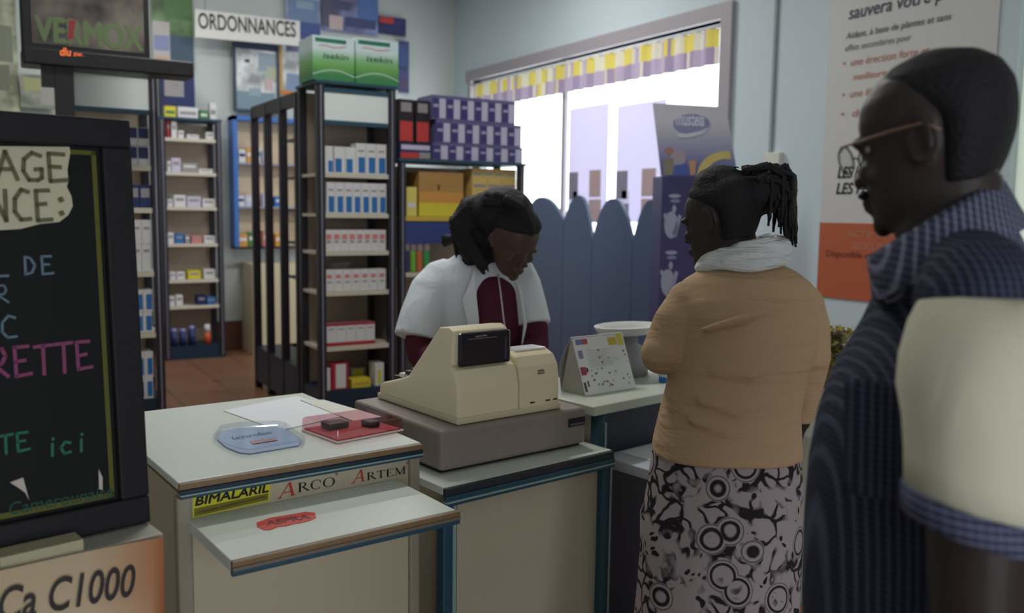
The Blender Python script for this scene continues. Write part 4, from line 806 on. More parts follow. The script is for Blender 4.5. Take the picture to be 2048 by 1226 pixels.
# ------------------------------------------------------------------ foreground counter at the left with chalkboard and poster
a3 = math.radians(11.8); cr_ = V((.272, 1.69, 0)); e1 = V((math.cos(a3), math.sin(a3), 0)); n1 = V((math.sin(a3), -math.cos(a3), 0))
Mf = frame(cr_, a3)
fc = thing('counter', 'low grey counter under the chalkboard with an orange poster on its front', 'counter', cr_, a3)
c = MB(Mf); c.box(-1.3, 0, .006, .27, 0, .93, mat('counter_grey', (150, 152, 148), 0.5)); c.build('cabinet_body', fc)
c = MB(Mf); c.box(-1.3, .004, 0, .275, .93, .95, mat('counter_top_grey', (168, 166, 156), 0.45)); c.build('worktop', fc, bevel=.003)
# poster on its front
def pf(px, py): return on_plane(px, py, cr_+n1*.004, n1)
po = thing('poster', 'cream and orange poster reading Ca C1000 taped below the chalkboard', 'poster', pf(160, 1200))
m, nt, N, Lk, b = node_mat('poster_cream_orange')
tcx = N.new('ShaderNodeTexCoord'); s_ = N.new('ShaderNodeSeparateXYZ'); cr = N.new('ShaderNodeValToRGB'); Lk.new(tcx.outputs['Generated'], s_.inputs[0]); Lk.new(s_.outputs['X'], cr.inputs[0]); Lk.new(cr.outputs[0], b.inputs['Base Color']); b.inputs['Roughness'].default_value = .4
e = cr.color_ramp.elements; e[0].color = lin((206, 184, 152))+(1,); e[0].position = .75; e[1].color = lin((176, 112, 70))+(1,); e[1].position = 1.0
tl, trr = pf(-380, 1222), pf(320, 1070); H_ = .42; nseg = 24; top = []
rings = []
for k in range(nseg+1):
    q = k/nseg; p = tl+(trr-tl)*q; p = V((p.x, p.y, p.z-.0*q)); curl = max(0, q-.8)*.12
    rings.append([p+n1*(.004+curl*.5), p+n1*.003-ZUP*H_])
sh_ = MB(); sh_.loft(rings, m, closed=False, cap=False); po_s = sh_.build('poster_sheet', po, fix=False)
md = po_s.modifiers.new('solid', 'SOLIDIFY'); md.thickness = .001
text('lettering', 'Ca C1000', pf(-8, 1240), pf(264, 1186), ZUP, .058, P(48, 44, 44), po, .12, .012, .012)
text('lettering', 'vitamine', pf(60, 1300), pf(300, 1250), ZUP, .04, P(48, 44, 44), po, .12, .01, .010)
# flat box on the counter behind it
p = at(90, 1100, Z=.9505); fb = MB(frame(p, a3)); fb.box(-.08, .05, -.045, .002, 0, .02, mat('flat_box_beige', (176, 170, 140), 0.5)); tag(fb.build('flat_box', origin=p), 'flat beige box lying on the counter in front of the chalkboard', 'box')
# chalkboard
br_ = V((.262, 1.765, .9525)); upv = V((0, 0, 1)); upv = (V((-.008, .041, .755))).normalized(); upv = (upv-e1*upv.dot(e1)).normalized(); bn = e1.cross(upv)
kb = thing('chalkboard', 'black framed chalkboard with coloured chalk writing standing on the grey counter', 'chalkboard', br_)
BW, BH, fwid = .95, .757, .052
def bd_(u, v, o=0): return br_ - e1*u + upv*v + bn*o
def slabq(mb, u0, u1, v0, v1, o0, o1, m): mb.slab([bd_(u0, v0, o0), bd_(u1, v0, o0), bd_(u1, v1, o0), bd_(u0, v1, o0)], bn*(o1-o0), m)
M_fr = mat('chalkboard_frame_black', (30, 30, 34), 0.55, spec=.2, noise=.1); M_bd = mat('chalkboard_surface', (27, 29, 29), 0.6, spec=.12)
c = MB(); slabq(c, 0, BW, 0, fwid, -.02, .012, M_fr); slabq(c, 0, BW, BH-fwid, BH, -.02, .012, M_fr); slabq(c, 0, fwid, fwid, BH-fwid, -.02, .012, M_fr); slabq(c, BW-fwid, BW, fwid, BH-fwid, -.02, .012, M_fr); c.build('frame', kb, bevel=.004)
c = MB(); slabq(c, fwid, BW-fwid, fwid, BH-fwid, -.018, -.006, M_bd); wb = c.build('writing_surface', kb)
c = MB(); my = mat('yellow_chalk_line', (92, 92, 30), 0.7); g = fwid+.006
for (u0, u1, v0, v1) in ((g, BW-g, g, g+.01), (g, g+.008, g, BH-g), (g, BW-g, BH-g-.008, BH-g)): slabq(c, u0, u1, v0, v1, -.006, -.0055, my)
c.build('chalk_border', wb)
bp_ = br_ + bn*(-.0055)
def bpx(px, py): return on_plane(px, py, bp_, bn)
# torn paper heading
tp_ = [(-90, 292), (138, 294), (140, 305), (134, 340), (136, 362), (133, 374), (142, 392), (145, 412), (136, 430), (118, 444), (80, 448), (40, 458), (-30, 462), (-90, 462)]
c = MB(); c.slab([bpx(*p) for p in tp_], bn*.002, mat('torn_cream_paper', (192, 188, 160), 0.6)); hp_ = c.build('torn_paper', kb)
ink = P(92, 92, 58)
def px_hand(name, body, x0, y0, wpx, hpx, rpx, m, par, gap=.25, lift=.0028, seed=1):
    o = bpx(x0, y0)+bn*lift; s_ = (o-EYEP).dot(FW)/1775
    return hand_lettering(name, body, o, e1, upv, wpx*s_, hpx*s_, rpx*s_, m, par, gap, seed=seed)
px_hand('handwriting', 'MAGE'[1:], -8, 359, 40, 56, 4.2, ink, hp_, .18); px_hand('handwriting', 'NCE', -18, 441, 33, 62, 4.2, ink, hp_, .22, seed=2); px_hand('handwriting', ':', 112, 441, 30, 62, 5, ink, hp_, .22, seed=2)
ch = mat('blue_chalk', (96, 122, 138), 0.8); cp_ = mat('pink_chalk', (132, 66, 104), 0.8); cg_ = mat('green_chalk', (44, 112, 82), 0.8); cd_ = mat('dark_green_chalk', (32, 78, 62), 0.8)
px_hand('handwriting', 'L', -30, 554, 46, 34, 2.4, ch, wb, lift=.001); px_hand('handwriting', 'DE', 48, 549, 24, 35, 2.4, ch, wb, .3, .001)
px_hand('handwriting', 'R', -8, 606, 26, 34, 2.0, ch, wb, lift=.001); px_hand('handwriting', 'C', 2, 677, 30, 44, 2.4, ch, wb, lift=.001)
px_hand('handwriting', 'RETTE', -16, 757, 34, 58, 3.6, cp_, wb, .16, .001, 4)
px_hand('handwriting', 'TE', -2, 908, 26, 36, 2.6, cg_, wb, .2, .001, 5); px_hand('handwriting', 'ici', 92, 914, 28, 40, 2.6, cg_, wb, .1, .001, 6)
text('handwriting', 'Camerounaise', bpx(18, 1030)+bn*.0005, bpx(226, 992)+bn*.0005, upv, .022, cd_, wb, .15, .005)
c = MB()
for pts in (((20, 965), (46, 955), (58, 1000), (50, 985), (36, 975)), ((197, 938), (205, 955), (205, 980), (198, 978))): c = MB(); c.slab([bpx(*p) for p in pts], bn*.0008, P(190, 180, 170)); c.build('pale_patch', wb)  # two small pale patches laid on the writing surface

# ------------------------------------------------------------------ flowers on a pedestal
fp_ = V((2.92, 2.40, 0))
pl = thing('pedestal', 'white ribbed pedestal column standing between the woman and the man', 'pedestal', fp_)
M_pl = mat('pedestal_plaster', (196, 196, 180), 0.5)
zp = .86; rings = [(.17, 0), (.17, .05), (.13, .08), (.105, .12), (.10, .66), (.13, .68), (.105, .70), (.13, .72), (.105, .74), (.15, .78), (.16, zp)]
MB().loft([[fp_+V((r*math.cos(k*.2618), r*math.sin(k*.2618), z)) for k in range(24)] for r, z in rings], M_pl).build('column', pl)
pt = thing('potted_plant', 'dried yellow green flower bunch in a pot on the white pedestal', 'plant', fp_+V((0, 0, zp+.001)))
o0 = fp_+V((0, 0, zp+.001)); MB().loft([[o0+V((r*math.cos(k*.3927), r*math.sin(k*.3927), z)) for k in range(16)] for r, z in ((.05, 0), (.065, .05), (.07, .09))], mat('pot_brown', (90, 76, 52), 0.6)).build('pot', pt)
fl = MB(); fm = [mat('dried_olive', (110, 106, 52), 0.8), mat('dried_yellow', (150, 132, 46), 0.8), mat('dried_brown', (92, 78, 50), 0.8)]; rf = random.Random(9); stm = MB()
for k in range(130):
    q = V((rf.gauss(0, .055), rf.gauss(0, .055), rf.uniform(.07, .23))); q = o0+q
    stm.tube([o0+V((0, 0, .08)), q], .002, fm[2], 4)
    mm = rf.choice(fm)
    for j in range(5):
        d_ = V((rf.uniform(-1, 1), rf.uniform(-1, 1), rf.uniform(-.3, 1))).normalized(); s_ = d_.orthogonal().normalized(); L_ = rf.uniform(.028, .045)
        fl.add([q, q+d_*L_*.5+s_*L_*.3, q+d_*L_, q+d_*L_*.5-s_*L_*.3], [(0, 1, 2, 3)], mm)
fl.build('blossoms', pt, fix=False)['kind'] = 'stuff'; stm.build('stems', pt)

# ================================================================== people
RH = V((math.cos(YAW), -math.sin(YAW), 0)); FH = V((math.sin(YAW), math.cos(YAW), 0))
def pt(px, py, D): return at(px, py, D=D)
def oval(c, u, v, n=28, e=2.3):
    out = []
    for k in range(n):
        t = 2*math.pi*k/n; ct, st = math.cos(t), math.sin(t)
        out.append(c + u*(math.copysign(abs(ct)**(2/e), ct)) + v*(math.copysign(abs(st)**(2/e), st)))
    return out
def rows(lst, e=2.3, n=28):       # (py, x left, x right, distance, half depth)
    return [oval(pt((a+b)/2, py, D), RH*((b-a)/2*D/F_PX), FH*hd, n, e) for py, a, b, D, hd in lst]
HEAD = [(0.0, .060, .0, .022), (.05, .078, .012, .036), (.13, .088, .04, .048), (.22, .091, .062, .056), (.32, .091, .078, .063), (.42, .087, .09, .068), (.5, .084, .097, .071), (.58, .09, .101, .074), (.66, .092, .104, .076), (.76, .086, .104, .075), (.86, .068, .094, .067), (.94, .042, .072, .050), (1.0, .004, .03, .014)]
class Head:
    def __init__(s, base, fh, tilt=0.0, H=.235, roll=0.0):
        s.b = V(base); s.H = H; k = H/.235; s.k = k; fh = V(fh).normalized()
        s.u = ZUP*math.cos(tilt) + fh*math.sin(tilt); s.f = fh*math.cos(tilt) - ZUP*math.sin(tilt); s.s = s.f.cross(s.u)
        if roll: s.u, s.s = s.u*math.cos(roll)+s.s*math.sin(roll), s.s*math.cos(roll)-s.u*math.sin(roll)
    def p(s, f, sd, t): return s.b + s.f*(f*s.k) + s.s*(sd*s.k) + s.u*(t*s.H)
    def ring(s, t, fr, bk, w, n=24):
        c = (fr-bk)/2; h = (fr+bk)/2
        return [s.p(c+h*math.cos(2*math.pi*k/n), w*math.copysign(abs(math.sin(2*math.pi*k/n))**.9, math.sin(2*math.pi*k/n)), t) for k in range(n)]
    def skull(s, mb, m):
        mb.loft([s.ring(*r) for r in HEAD], m)
        A = (s.s, s.f, s.u)
        mb.loft([[s.p(.082, -.008, tt), s.p(.082, .008, tt), s.p(.082+e_, w_, tt), s.p(.082+e_, -w_, tt)] for tt, e_, w_ in ((.54, .008, .006), (.46, .018, .008), (.38, .03, .012), (.33, .024, .016), (.315, .006, .012))], m)
        for q in (-1, 1):
            mb.ball(s.p(.100, q*.014, .345), .0095, m, 8, 6); mb.ball(s.p(.085, q*.032, .565), (.022, .010, .008), m, 10, 6, A); mb.ball(s.p(.076, q*.032, .475), (.016, .010, .006), m, 10, 6, A); mb.ball(s.p(.074, q*.04, .38), (.018, .014, .016), m, 10, 6, A)
            e0 = s.p(-.012, q*.072, .48); ax = ((s.f*.35 + s.s*q*.94).normalized(), (s.f*.94 - s.s*q*.35).normalized(), s.u)
            mb.ball(e0, (.007, .017, .031), m, 10, 8, ax)
            mb.tube([e0+ax[0]*.006+ax[1]*(.016*math.cos(a))+ax[2]*(.031*math.sin(a)) for a in [k*.45-1.2 for k in range(12)]], .0055, m, 6)
        mb.ball(s.p(.094, 0, .225), (.026, .010, .007), m, 10, 6, A); mb.ball(s.p(.092, 0, .185), (.022, .011, .009), m, 10, 6, A); mb.ball(s.p(.082, 0, .07), (.022, .012, .018), m, 10, 6, A)
    def eyes(s, par):
        for q in (-1, 1):
            c = MB(); c.ball(s.p(.0665, q*.032, .515), .0125*s.k, mat('eye_white', (150, 142, 136), .35), 12, 8); e_ = c.build('eye', par)
            c = MB(); c.ball(s.p(.0758, q*.032, .512), .0048*s.k, mat('iris_dark', (26, 18, 14), .2), 10, 6); c.build('iris', e_)
    def cap(s, mb, m, grow=1.06, nape=.22, front=.9):
        rs = []
        for t, fr, bk, w in HEAD[3:]:
            if t < nape: continue
            k = min(1, max(0, (t-.56)/.26)); f2 = (-.02)*(1-k) + fr*front*k
            rs.append(s.ring(t*1.0+.02, f2*grow, (bk+.004)*grow, (w+.002)*grow))
        mb.loft(rs, m); return rs
def hand(mb, wrist, d, pn, side, m, L=.18, curl=.5, spread=.08):
    """palm, four unequal jointed fingers and a thumb; d = pointing direction, pn = palm normal, side = towards the thumb"""
    d = V(d).normalized(); pn = V(pn); pn = (pn-d*pn.dot(d)).normalized(); sd = d.cross(pn).normalized()
    if sd.dot(V(side)) < 0: sd = -sd
    k = L/.18; W = V(wrist)
    mb.loft([oval(W+d*(a*k), sd*(w*k), pn*(h*k), 14, 2.5) for a, w, h in ((-.01, .026, .019), (.02, .031, .017), (.055, .038, .015), (.085, .039, .012), (.098, .036, .010))], m)
    for i, (off, ln) in enumerate(((.029, .070), (.010, .080), (-.010, .074), (-.029, .058))):
        p = W+d*(.088*k)+sd*(off*k); dr = (d+sd*(off*spread*8)).normalized(); path = [p-dr*.01, p]; c_ = curl*(1+.12*i)
        for q, fr in enumerate((.45, .30, .25)):
            a = c_*(.45+.55*q*.7); dr = (dr*math.cos(a)+pn*math.sin(a)).normalized(); p = p+dr*(ln*fr*k); path.append(p)
        mb.tube(path, [.0095*k, .0095*k, .0085*k, .0078*k, .0062*k], m, 8)
    p = W+d*(.022*k)+sd*(.026*k); d1 = (d*.62+sd*.72+pn*.3).normalized(); d2 = (d*.85+sd*.35+pn*.42).normalized()
    mb.tube([p-d1*.012, p+d1*(.03*k), p+d1*(.03*k)+d2*(.026*k), p+d1*(.03*k)+d2*(.048*k)], [.013*k, .011*k, .009*k, .007*k], m, 8)
def shoe(mb, c, d, m):
    d = V(d).normalized(); sd = d.cross(ZUP); c = V((c[0], c[1], 0))
    mb.loft([oval(c+d*a+ZUP*(h/2+.002), sd*w, ZUP*(h/2), 14, 3) for a, w, h in ((-.085, .022, .06), (-.06, .036, .085), (0, .04, .085), (.07, .045, .06), (.13, .045, .045), (.165, .028, .035))], m)
def cloth_mat(name, rgb, bump=.35, scale=(9, 9, 26), rough=.85):
    m, nt, N, Lk, b = node_mat(name); b.inputs['Base Color'].default_value = lin(rgb)+(1,); b.inputs['Roughness'].default_value = rough; b.inputs['Specular IOR Level'].default_value = .15
    tc = N.new('ShaderNodeTexCoord'); mp = N.new('ShaderNodeMapping'); mp.inputs['Scale'].default_value = scale; n1_ = N.new('ShaderNodeTexNoise'); n1_.inputs['Scale'].default_value = 1; n1_.inputs['Detail'].default_value = 3; n1_.inputs['Distortion'].default_value = .6
    Lk.new(tc.outputs['Object'], mp.inputs[0]); Lk.new(mp.outputs[0], n1_.inputs['Vector']); bp_ = N.new('ShaderNodeBump'); bp_.inputs['Strength'].default_value = bump; bp_.inputs['Distance'].default_value = .02
    Lk.new(n1_.outputs['Fac'], bp_.inputs['Height']); Lk.new(bp_.outputs['Normal'], b.inputs['Normal']); return m
def stripe_mat(name, base, line, d1, sp1, d2=None, sp2=.01, w=.28, k2=.5):
    """fine woven lines perpendicular to directions d1 / d2 (object space)"""
    m, nt, N, Lk, b = node_mat(name); b.inputs['Roughness'].default_value = .85; b.inputs['Specular IOR Level'].default_value = .15
    tc = N.new('ShaderNodeTexCoord'); prev = None
    def lines(d, sp):
        vm = N.new('ShaderNodeVectorMath'); vm.operation = 'DOT_PRODUCT'; vm.inputs[1].default_value = V(d).normalized()/sp; Lk.new(tc.outputs['Object'], vm.inputs[0])
        fr = N.new('ShaderNodeMath'); fr.operation = 'FRACT'; Lk.new(vm.outputs['Value'], fr.inputs[0]); cr = N.new('ShaderNodeValToRGB'); Lk.new(fr.outputs[0], cr.inputs[0])
        e = cr.color_ramp.elements; e[0].position = 0; e[0].color = (1, 1, 1, 1); e[1].position = 1; e[1].color = (1, 1, 1, 1); q = e.new(w); q.color = (0, 0, 0, 1); q = e.new(1-w); q.color = (0, 0, 0, 1)
        return cr.outputs[0]
    f_ = lines(d1, sp1)
    if d2 is not None:
        g_ = lines(d2, sp2); ma = N.new('ShaderNodeMath'); ma.operation = 'MULTIPLY_ADD'; ma.inputs[1].default_value = k2; Lk.new(g_, ma.inputs[0]); Lk.new(f_, ma.inputs[2]); ma.use_clamp = True; f_ = ma.outputs[0]
    mx = N.new('ShaderNodeMix'); mx.data_type = 'RGBA'; mx.inputs[6].default_value = lin(base)+(1,); mx.inputs[7].default_value = lin(line)+(1,); Lk.new(f_, mx.inputs[0]); Lk.new(mx.outputs[2], b.inputs['Base Color'])
    n1_ = N.new('ShaderNodeTexNoise'); n1_.inputs['Scale'].default_value = 9; bp_ = N.new('ShaderNodeBump'); bp_.inputs['Strength'].default_value = .25; bp_.inputs['Distance'].default_value = .02; Lk.new(tc.outputs['Object'], n1_.inputs['Vector']); Lk.new(n1_.outputs['Fac'], bp_.inputs['Height']); Lk.new(bp_.outputs['Normal'], b.inputs['Normal'])
    return m
M_skin = mat('dark_brown_skin', (50, 41, 39), .5, spec=.35, bump=.03, bscale=120); M_skin2 = mat('brown_skin', (74, 55, 49), .5, spec=.35, bump=.03, bscale=120)
M_hair = mat('black_hair', (26, 25, 29), .7, spec=.3, bump=.5, bscale=160); M_shoe = mat('black_shoe', (28, 26, 26), .4)

# ---------------------------------------------------------------- the woman at the counter
DW = 2.30; g = pt(1450, 1000, DW); gw = V((g.x, g.y, 0))
wo = thing('person', 'woman in tan sweater, white scarf and black and white patterned skirt seen from behind', 'person', gw)
fw = (-RH*.72 + FH*.69); body = MB()
hb = pt(1452, 527, DW); hw = Head(hb, fw, .22, .225); hw.skull(body, M_skin)
body.tube([pt(1470, 470, DW+.01), pt(1478, 520, DW+.03), pt(1482, 575, DW+.04)], [.052, .055, .075], M_skin, 16)
body.loft(rows([(560, 1380, 1595, DW+.02, .07), (640, 1365, 1610, DW, .09), (760, 1372, 1575, DW, .09), (900, 1340, 1570, DW, .11), (1010, 1330, 1560, DW, .11)]), M_skin)
# arms
eL, wL = pt(1322, 708, DW-.02), pt(1372, 722, DW+.22); eR, wR = pt(1626, 715, DW+.0), pt(1600, 850, DW+.10)
body.tube([pt(1372, 600, DW), eL, wL], [.05, .04, .027], M_skin, 14); hand(body, wL, FH*.9+RH*.5, -ZUP, RH, M_skin, .17, .5)
body.tube([pt(1606, 610, DW), eR, wR], [.05, .04, .025], M_skin, 14); hand(body, wR, -ZUP*.8-RH*.15+FH*.2, -RH, FH, M_skin, .16, .7)
hip = pt(1445, 1000, DW)
for q in (-1, 1):
    h0 = V((hip.x, hip.y, .88))+RH*(q*.085); a_ = gw+RH*(q*.09); body.tube([h0, V((a_.x, a_.y, .48)), V((a_.x, a_.y, .09))], [.085, .06, .038], M_skin, 14)
body.fuse('body', wo, .0055, 3, M_skin)
sh = MB()
for q in (-1, 1): shoe(sh, gw+RH*(q*.09)-fw*0, FH, M_shoe); 
sh.build('shoes', wo)
sw = MB(); M_sw = cloth_mat('tan_sweater_knit', (184, 155, 122), .7, (5, 5, 24))
sw.loft(rows([(526, 1425, 1560, DW+.03, .06), (542, 1400, 1592, DW+.02, .085), (562, 1368, 1618, DW+.01, .105), (600, 1350, 1632, DW, .12), (650, 1348, 1632, DW, .13), (700, 1350, 1626, DW, .135), (760, 1338, 1606, DW, .13), (820, 1322, 1596, DW, .135), (880, 1308, 1598, DW, .145), (908, 1304, 1600, DW, .15)], 2.4, 36), M_sw)
sw.ball(pt(1384, 606, DW), (.068, .068, .062), M_sw, 18, 12); sw.tube([pt(1392, 600, DW), pt(1378, 612, DW), pt(1352, 650, DW-.01), pt(1324, 705, DW-.02), pt(1340, 716, DW+.1), wL-FH*.02], [.05, .062, .062, .054, .046, .036], M_sw, 18)
sw.ball(eL, .053, M_sw, 14, 10)
sw.ball(pt(1596, 612, DW), (.068, .068, .062), M_sw, 18, 12); sw.tube([pt(1590, 600, DW), pt(1600, 615, DW), pt(1613, 655, DW), pt(1622, 715, DW), pt(1612, 780, DW+.05), pt(1602, 838, DW+.09)], [.05, .062, .060, .050, .042, .033], M_sw, 18)
for (xa, ya, xb, yb, xc, yc) in ((1395, 800, 1470, 825, 1560, 800), (1375, 838, 1450, 866, 1570, 846), (1420, 742, 1500, 752, 1570, 722), (1400, 660, 1480, 640, 1560, 610)):   # pulled folds across the back
    sw.tube([pt(xa, ya, DW-.120), pt(xb, yb, DW-.137), pt(xc, yc, DW-.114)], [.007, .013, .007], M_sw, 8)
o = sw.fuse('sweater', wo, .0075, 5, M_sw)
sc = MB(); M_sc = cloth_mat('white_scarf', (214, 218, 218), .9, (16, 16, 60))
for (py, rx, ry, r_, dx, tl_) in ((524, .108, .095, .017, -4, 9), (512, .104, .092, .018, 0, 12), (500, .096, .088, .018, 5, 8), (490, .084, .08, .016, 9, 8)):
    c0_ = pt(1488+dx, py, DW+.025); ring_ = []
    for k in range(29):
        t_ = 2*math.pi*k/28; ring_.append(c0_+RH*(rx*math.cos(t_))+FH*(ry*math.sin(t_))+ZUP*(.012*math.cos(t_)+.006*math.sin(3*t_+py)))
    sc.tube(ring_, [r_*(1+.12*math.sin(5*k+py)) for k in range(29)], M_sc, 10)
sc.fuse('scarf', wo, .006, 3, M_sc)
hr = MB(); hw.cap(hr, M_hair, 1.1, .2, .98); hr.ball(pt(1515, 385, DW+.0), (.075, .075, .06), M_hair); hr.ball(pt(1440, 372, DW), (.075, .07, .055), M_hair)
hairw = hr.fuse('hair', wo, .006, 3, M_hair)
bd2 = MB(); rb = random.Random(21)
for k in range(64):
    x0 = rb.uniform(1478, 1560); y0 = rb.uniform(336, 375); D0 = DW+rb.uniform(-.07, .05); xe = rb.uniform(1535, 1592) if k % 3 else rb.uniform(1566, 1594); ye = rb.uniform(395, 470) if k % 3 else rb.uniform(440, 520); mx_ = max(x0, min(xe, 1580))+rb.uniform(-4, 10)
    cps = [(x0, y0), ((x0+mx_)/2+4, y0-rb.uniform(2, 14)), (mx_, y0+rb.uniform(10, 34)), ((mx_+xe)/2, (y0+ye)/2+10), (xe, ye)]
    path = []
    for i in range(len(cps)-1):
        for q in range(4):
            t_ = q/4; path.append(pt(cps[i][0]*(1-t_)+cps[i+1][0]*t_+rb.uniform(-1.2, 1.2), cps[i][1]*(1-t_)+cps[i+1][1]*t_, D0))
    path.append(pt(*cps[-1], D0)); bd2.tube(path, [.0062*(1+.25*math.sin(2.2*j)) if j < len(path)-2 else .003 for j in range(len(path))], M_hair, 6)
for k in range(22):
    x0 = rb.uniform(1455, 1545); y0 = rb.uniform(334, 350); D0 = DW+rb.uniform(-.05, .05); bd2.tube([pt(x0, y0+6, D0), pt(x0+rb.uniform(-4, 8), y0-rb.uniform(2, 10), D0), pt(x0+rb.uniform(6, 18), y0+rb.uniform(-8, 4), D0)], [.004, .0035, .0015], M_hair, 5)
bd2.build('braids', wo, fix=False)
# skirt
m, nt, N, Lk, b = node_mat('swirl_print_cotton'); b.inputs['Roughness'].default_value = .85; b.inputs['Specular IOR Level'].default_value = .1
tc = N.new('ShaderNodeTexCoord'); nz = N.new('ShaderNodeTexNoise'); nz.inputs['Scale'].default_value = 11; nz.inputs['Detail'].default_value = 2; Lk.new(tc.outputs['Object'], nz.inputs['Vector'])
mxv = N.new('ShaderNodeMix'); mxv.data_type = 'VECTOR'; mxv.inputs[0].default_value = .11; Lk.new(tc.outputs['Object'], mxv.inputs[4]); Lk.new(nz.outputs['Color'], mxv.inputs[5])
def ramp_of(src, stops):
    cr = N.new('ShaderNodeValToRGB'); cr.color_ramp.interpolation = 'LINEAR'; e = cr.color_ramp.elements; e[0].position = stops[0][0]; e[0].color = (stops[0][1],)*3+(1,); e[1].position = stops[-1][0]; e[1].color = (stops[-1][1],)*3+(1,)
    for p_, c_ in stops[1:-1]: q = e.new(p_); q.color = (c_,)*3+(1,)
    Lk.new(src, cr.inputs[0]); return cr.outputs[0]
def vor(scale, feat, vec): v_ = N.new('ShaderNodeTexVoronoi'); v_.feature = feat; v_.inputs['Scale'].default_value = scale; Lk.new(vec, v_.inputs['Vector']); return v_
v1 = vor(8.5, 'F1', tc.outputs['Object']); r1 = ramp_of(v1.outputs['Distance'], [(0, 1), (.22, 1), (.24, 0), (.275, 0), (.29, 1), (.315, 1), (.33, .1), (.35, 1), (1, 1)])
v2 = vor(21, 'DISTANCE_TO_EDGE', mxv.outputs[1]); r2 = ramp_of(v2.outputs['Distance'], [(0, 0), (.06, 0), (.12, 1), (1, 1)])
v3 = vor(34, 'F1', mxv.outputs[1]); r3 = ramp_of(v3.outputs['Distance'], [(0, 0), (.24, 0), (.32, 1), (1, 1)])
nm = N.new('ShaderNodeTexNoise'); nm.inputs['Scale'].default_value = 9; Lk.new(tc.outputs['Object'], nm.inputs['Vector']); rm = ramp_of(nm.outputs['Fac'], [(0, 0), (.52, 0), (.58, 1), (1, 1)])
def mth(op, a_, b_):
    q = N.new('ShaderNodeMath'); q.operation = op; q.use_clamp = True
    for i, x in enumerate((a_, b_)):
        if isinstance(x, float): q.inputs[i].default_value = x
        else: Lk.new(x, q.inputs[i])
    return q.outputs[0]
in_disc = ramp_of(v1.outputs['Distance'], [(0, 1), (.34, 1), (.36, 0), (1, 0)])
ground_ = mth('MULTIPLY', mth('MAXIMUM', r2, rm), mth('MAXIMUM', r3, mth('SUBTRACT', 1.0, rm)))
disc_ = mth('MULTIPLY', r1, mth('MAXIMUM', r3, ramp_of(v1.outputs['Distance'], [(0, 0), (.05, 0), (.21, 1), (1, 1)])))
fin = N.new('ShaderNodeMix'); fin.data_type = 'FLOAT'; Lk.new(in_disc, fin.inputs[0]); Lk.new(ground_, fin.inputs[2]); Lk.new(disc_, fin.inputs[3])
mxc = N.new('ShaderNodeMix'); mxc.data_type = 'RGBA'; mxc.inputs[6].default_value = lin((44, 39, 44))+(1,); mxc.inputs[7].default_value = lin((164, 152, 154))+(1,); Lk.new(fin.outputs[0], mxc.inputs[0]); Lk.new(mxc.outputs[2], b.inputs['Base Color'])
sk = MB(); R_ = []
for py, xa, xb, hd in ((870, 1318, 1590, .135), (905, 1305, 1598, .143), (960, 1296, 1602, .15), (1010, 1288, 1600, .155), (1025, 1281, 1602, .16), (1100, 1282, 1598, .16), (1180, 1276, 1594, .165), (1260, 1268, 1592, .17), (1420, 1255, 1600, .18), (1560, 1240, 1610, .19)):
    c0_ = pt((xa+xb)/2, py, DW); hw_ = (xb-xa)/2*DW/F_PX; rg_ = []
    for k in range(96):
        t_ = 2*math.pi*k/96; rip = 1+.012*math.sin(11*t_+py*.01)*min(1, max(0, (py-900)/150))
        rg_.append(c0_+RH*(hw_*rip*math.cos(t_))+FH*(hd*rip*math.sin(t_)))
    R_.append(rg_)
sk.loft(R_, m); sk.build('skirt', wo)

# ---------------------------------------------------------------- the man in the foreground
DM = 1.22; g = pt(1880, 1000, DM); gm = V((g.x, g.y, 0))
ma = thing('person', 'man in glasses and navy checked shirt with cream sleeves standing in the foreground', 'person', gm)
fm_ = (-RH*.72 + FH*.69); body = MB()
hm_ = Head(pt(1890, 454, 1.2), fm_, .20, .235); hm_.skull(body, M_skin)
body.tube([pt(1905, 350, 1.2), pt(1895, 450, 1.2), pt(1915, 560, 1.21)], [.062, .064, .085], M_skin, 18)
body.loft(rows([(570, 1800, 2060, DM, .09), (700, 1760, 2110, DM, .13), (900, 1690, 2110, DM, .14), (1200, 1670, 2070, DM, .14)]), M_skin)
eN, wN = pt(1950, 1235, .98), pt(1905, 1560, .98)
body.tube([pt(1963, 690, 1.0), pt(1955, 950, .965), eN, wN], [.05, .056, .046, .03], M_skin, 16); hand(body, wN, -ZUP*.95-RH*.1, FH, -RH, M_skin, .19, .45)
eF, wF = pt(1980, 1100, 1.44), pt(1760, 1250, 1.42)
body.tube([pt(1990, 650, 1.42), eF, wF], [.058, .044, .03], M_skin, 14); hand(body, wF, -RH*.9-ZUP*.3, -ZUP, FH, M_skin, .19, .5)
for q in (-1, 1):
    h0 = V((gm.x, gm.y, .92))+FH*(q*.10); body.tube([h0, gm+FH*(q*.11)+ZUP*.5, gm+FH*(q*.11)+ZUP*.09], [.085, .06, .042], M_skin, 14)
body.fuse('body', ma, .0055, 3, M_skin); hm_.eyes(ma)
hr = MB(); rs = []
for t, fr, bk, w in HEAD[3:]:
    k = min(1, max(0, (t-.6)/.28)); rs.append(hm_.ring(t+.004, -.012*(1-k)+fr*.97*k, bk+.004, w+.0035))
hr.loft(rs, M_hair); hr.fuse('hair', ma, .005, 3, M_hair)
mu = MB(); mu.ball(hm_.p(.097, 0, .262), (.030, .007, .007), M_hair, 12, 8, (hm_.s, hm_.f, hm_.u)); mu.build('moustache', ma)
gl = MB(); M_gl = mat('spectacle_metal', (60, 52, 50), .35, .6)
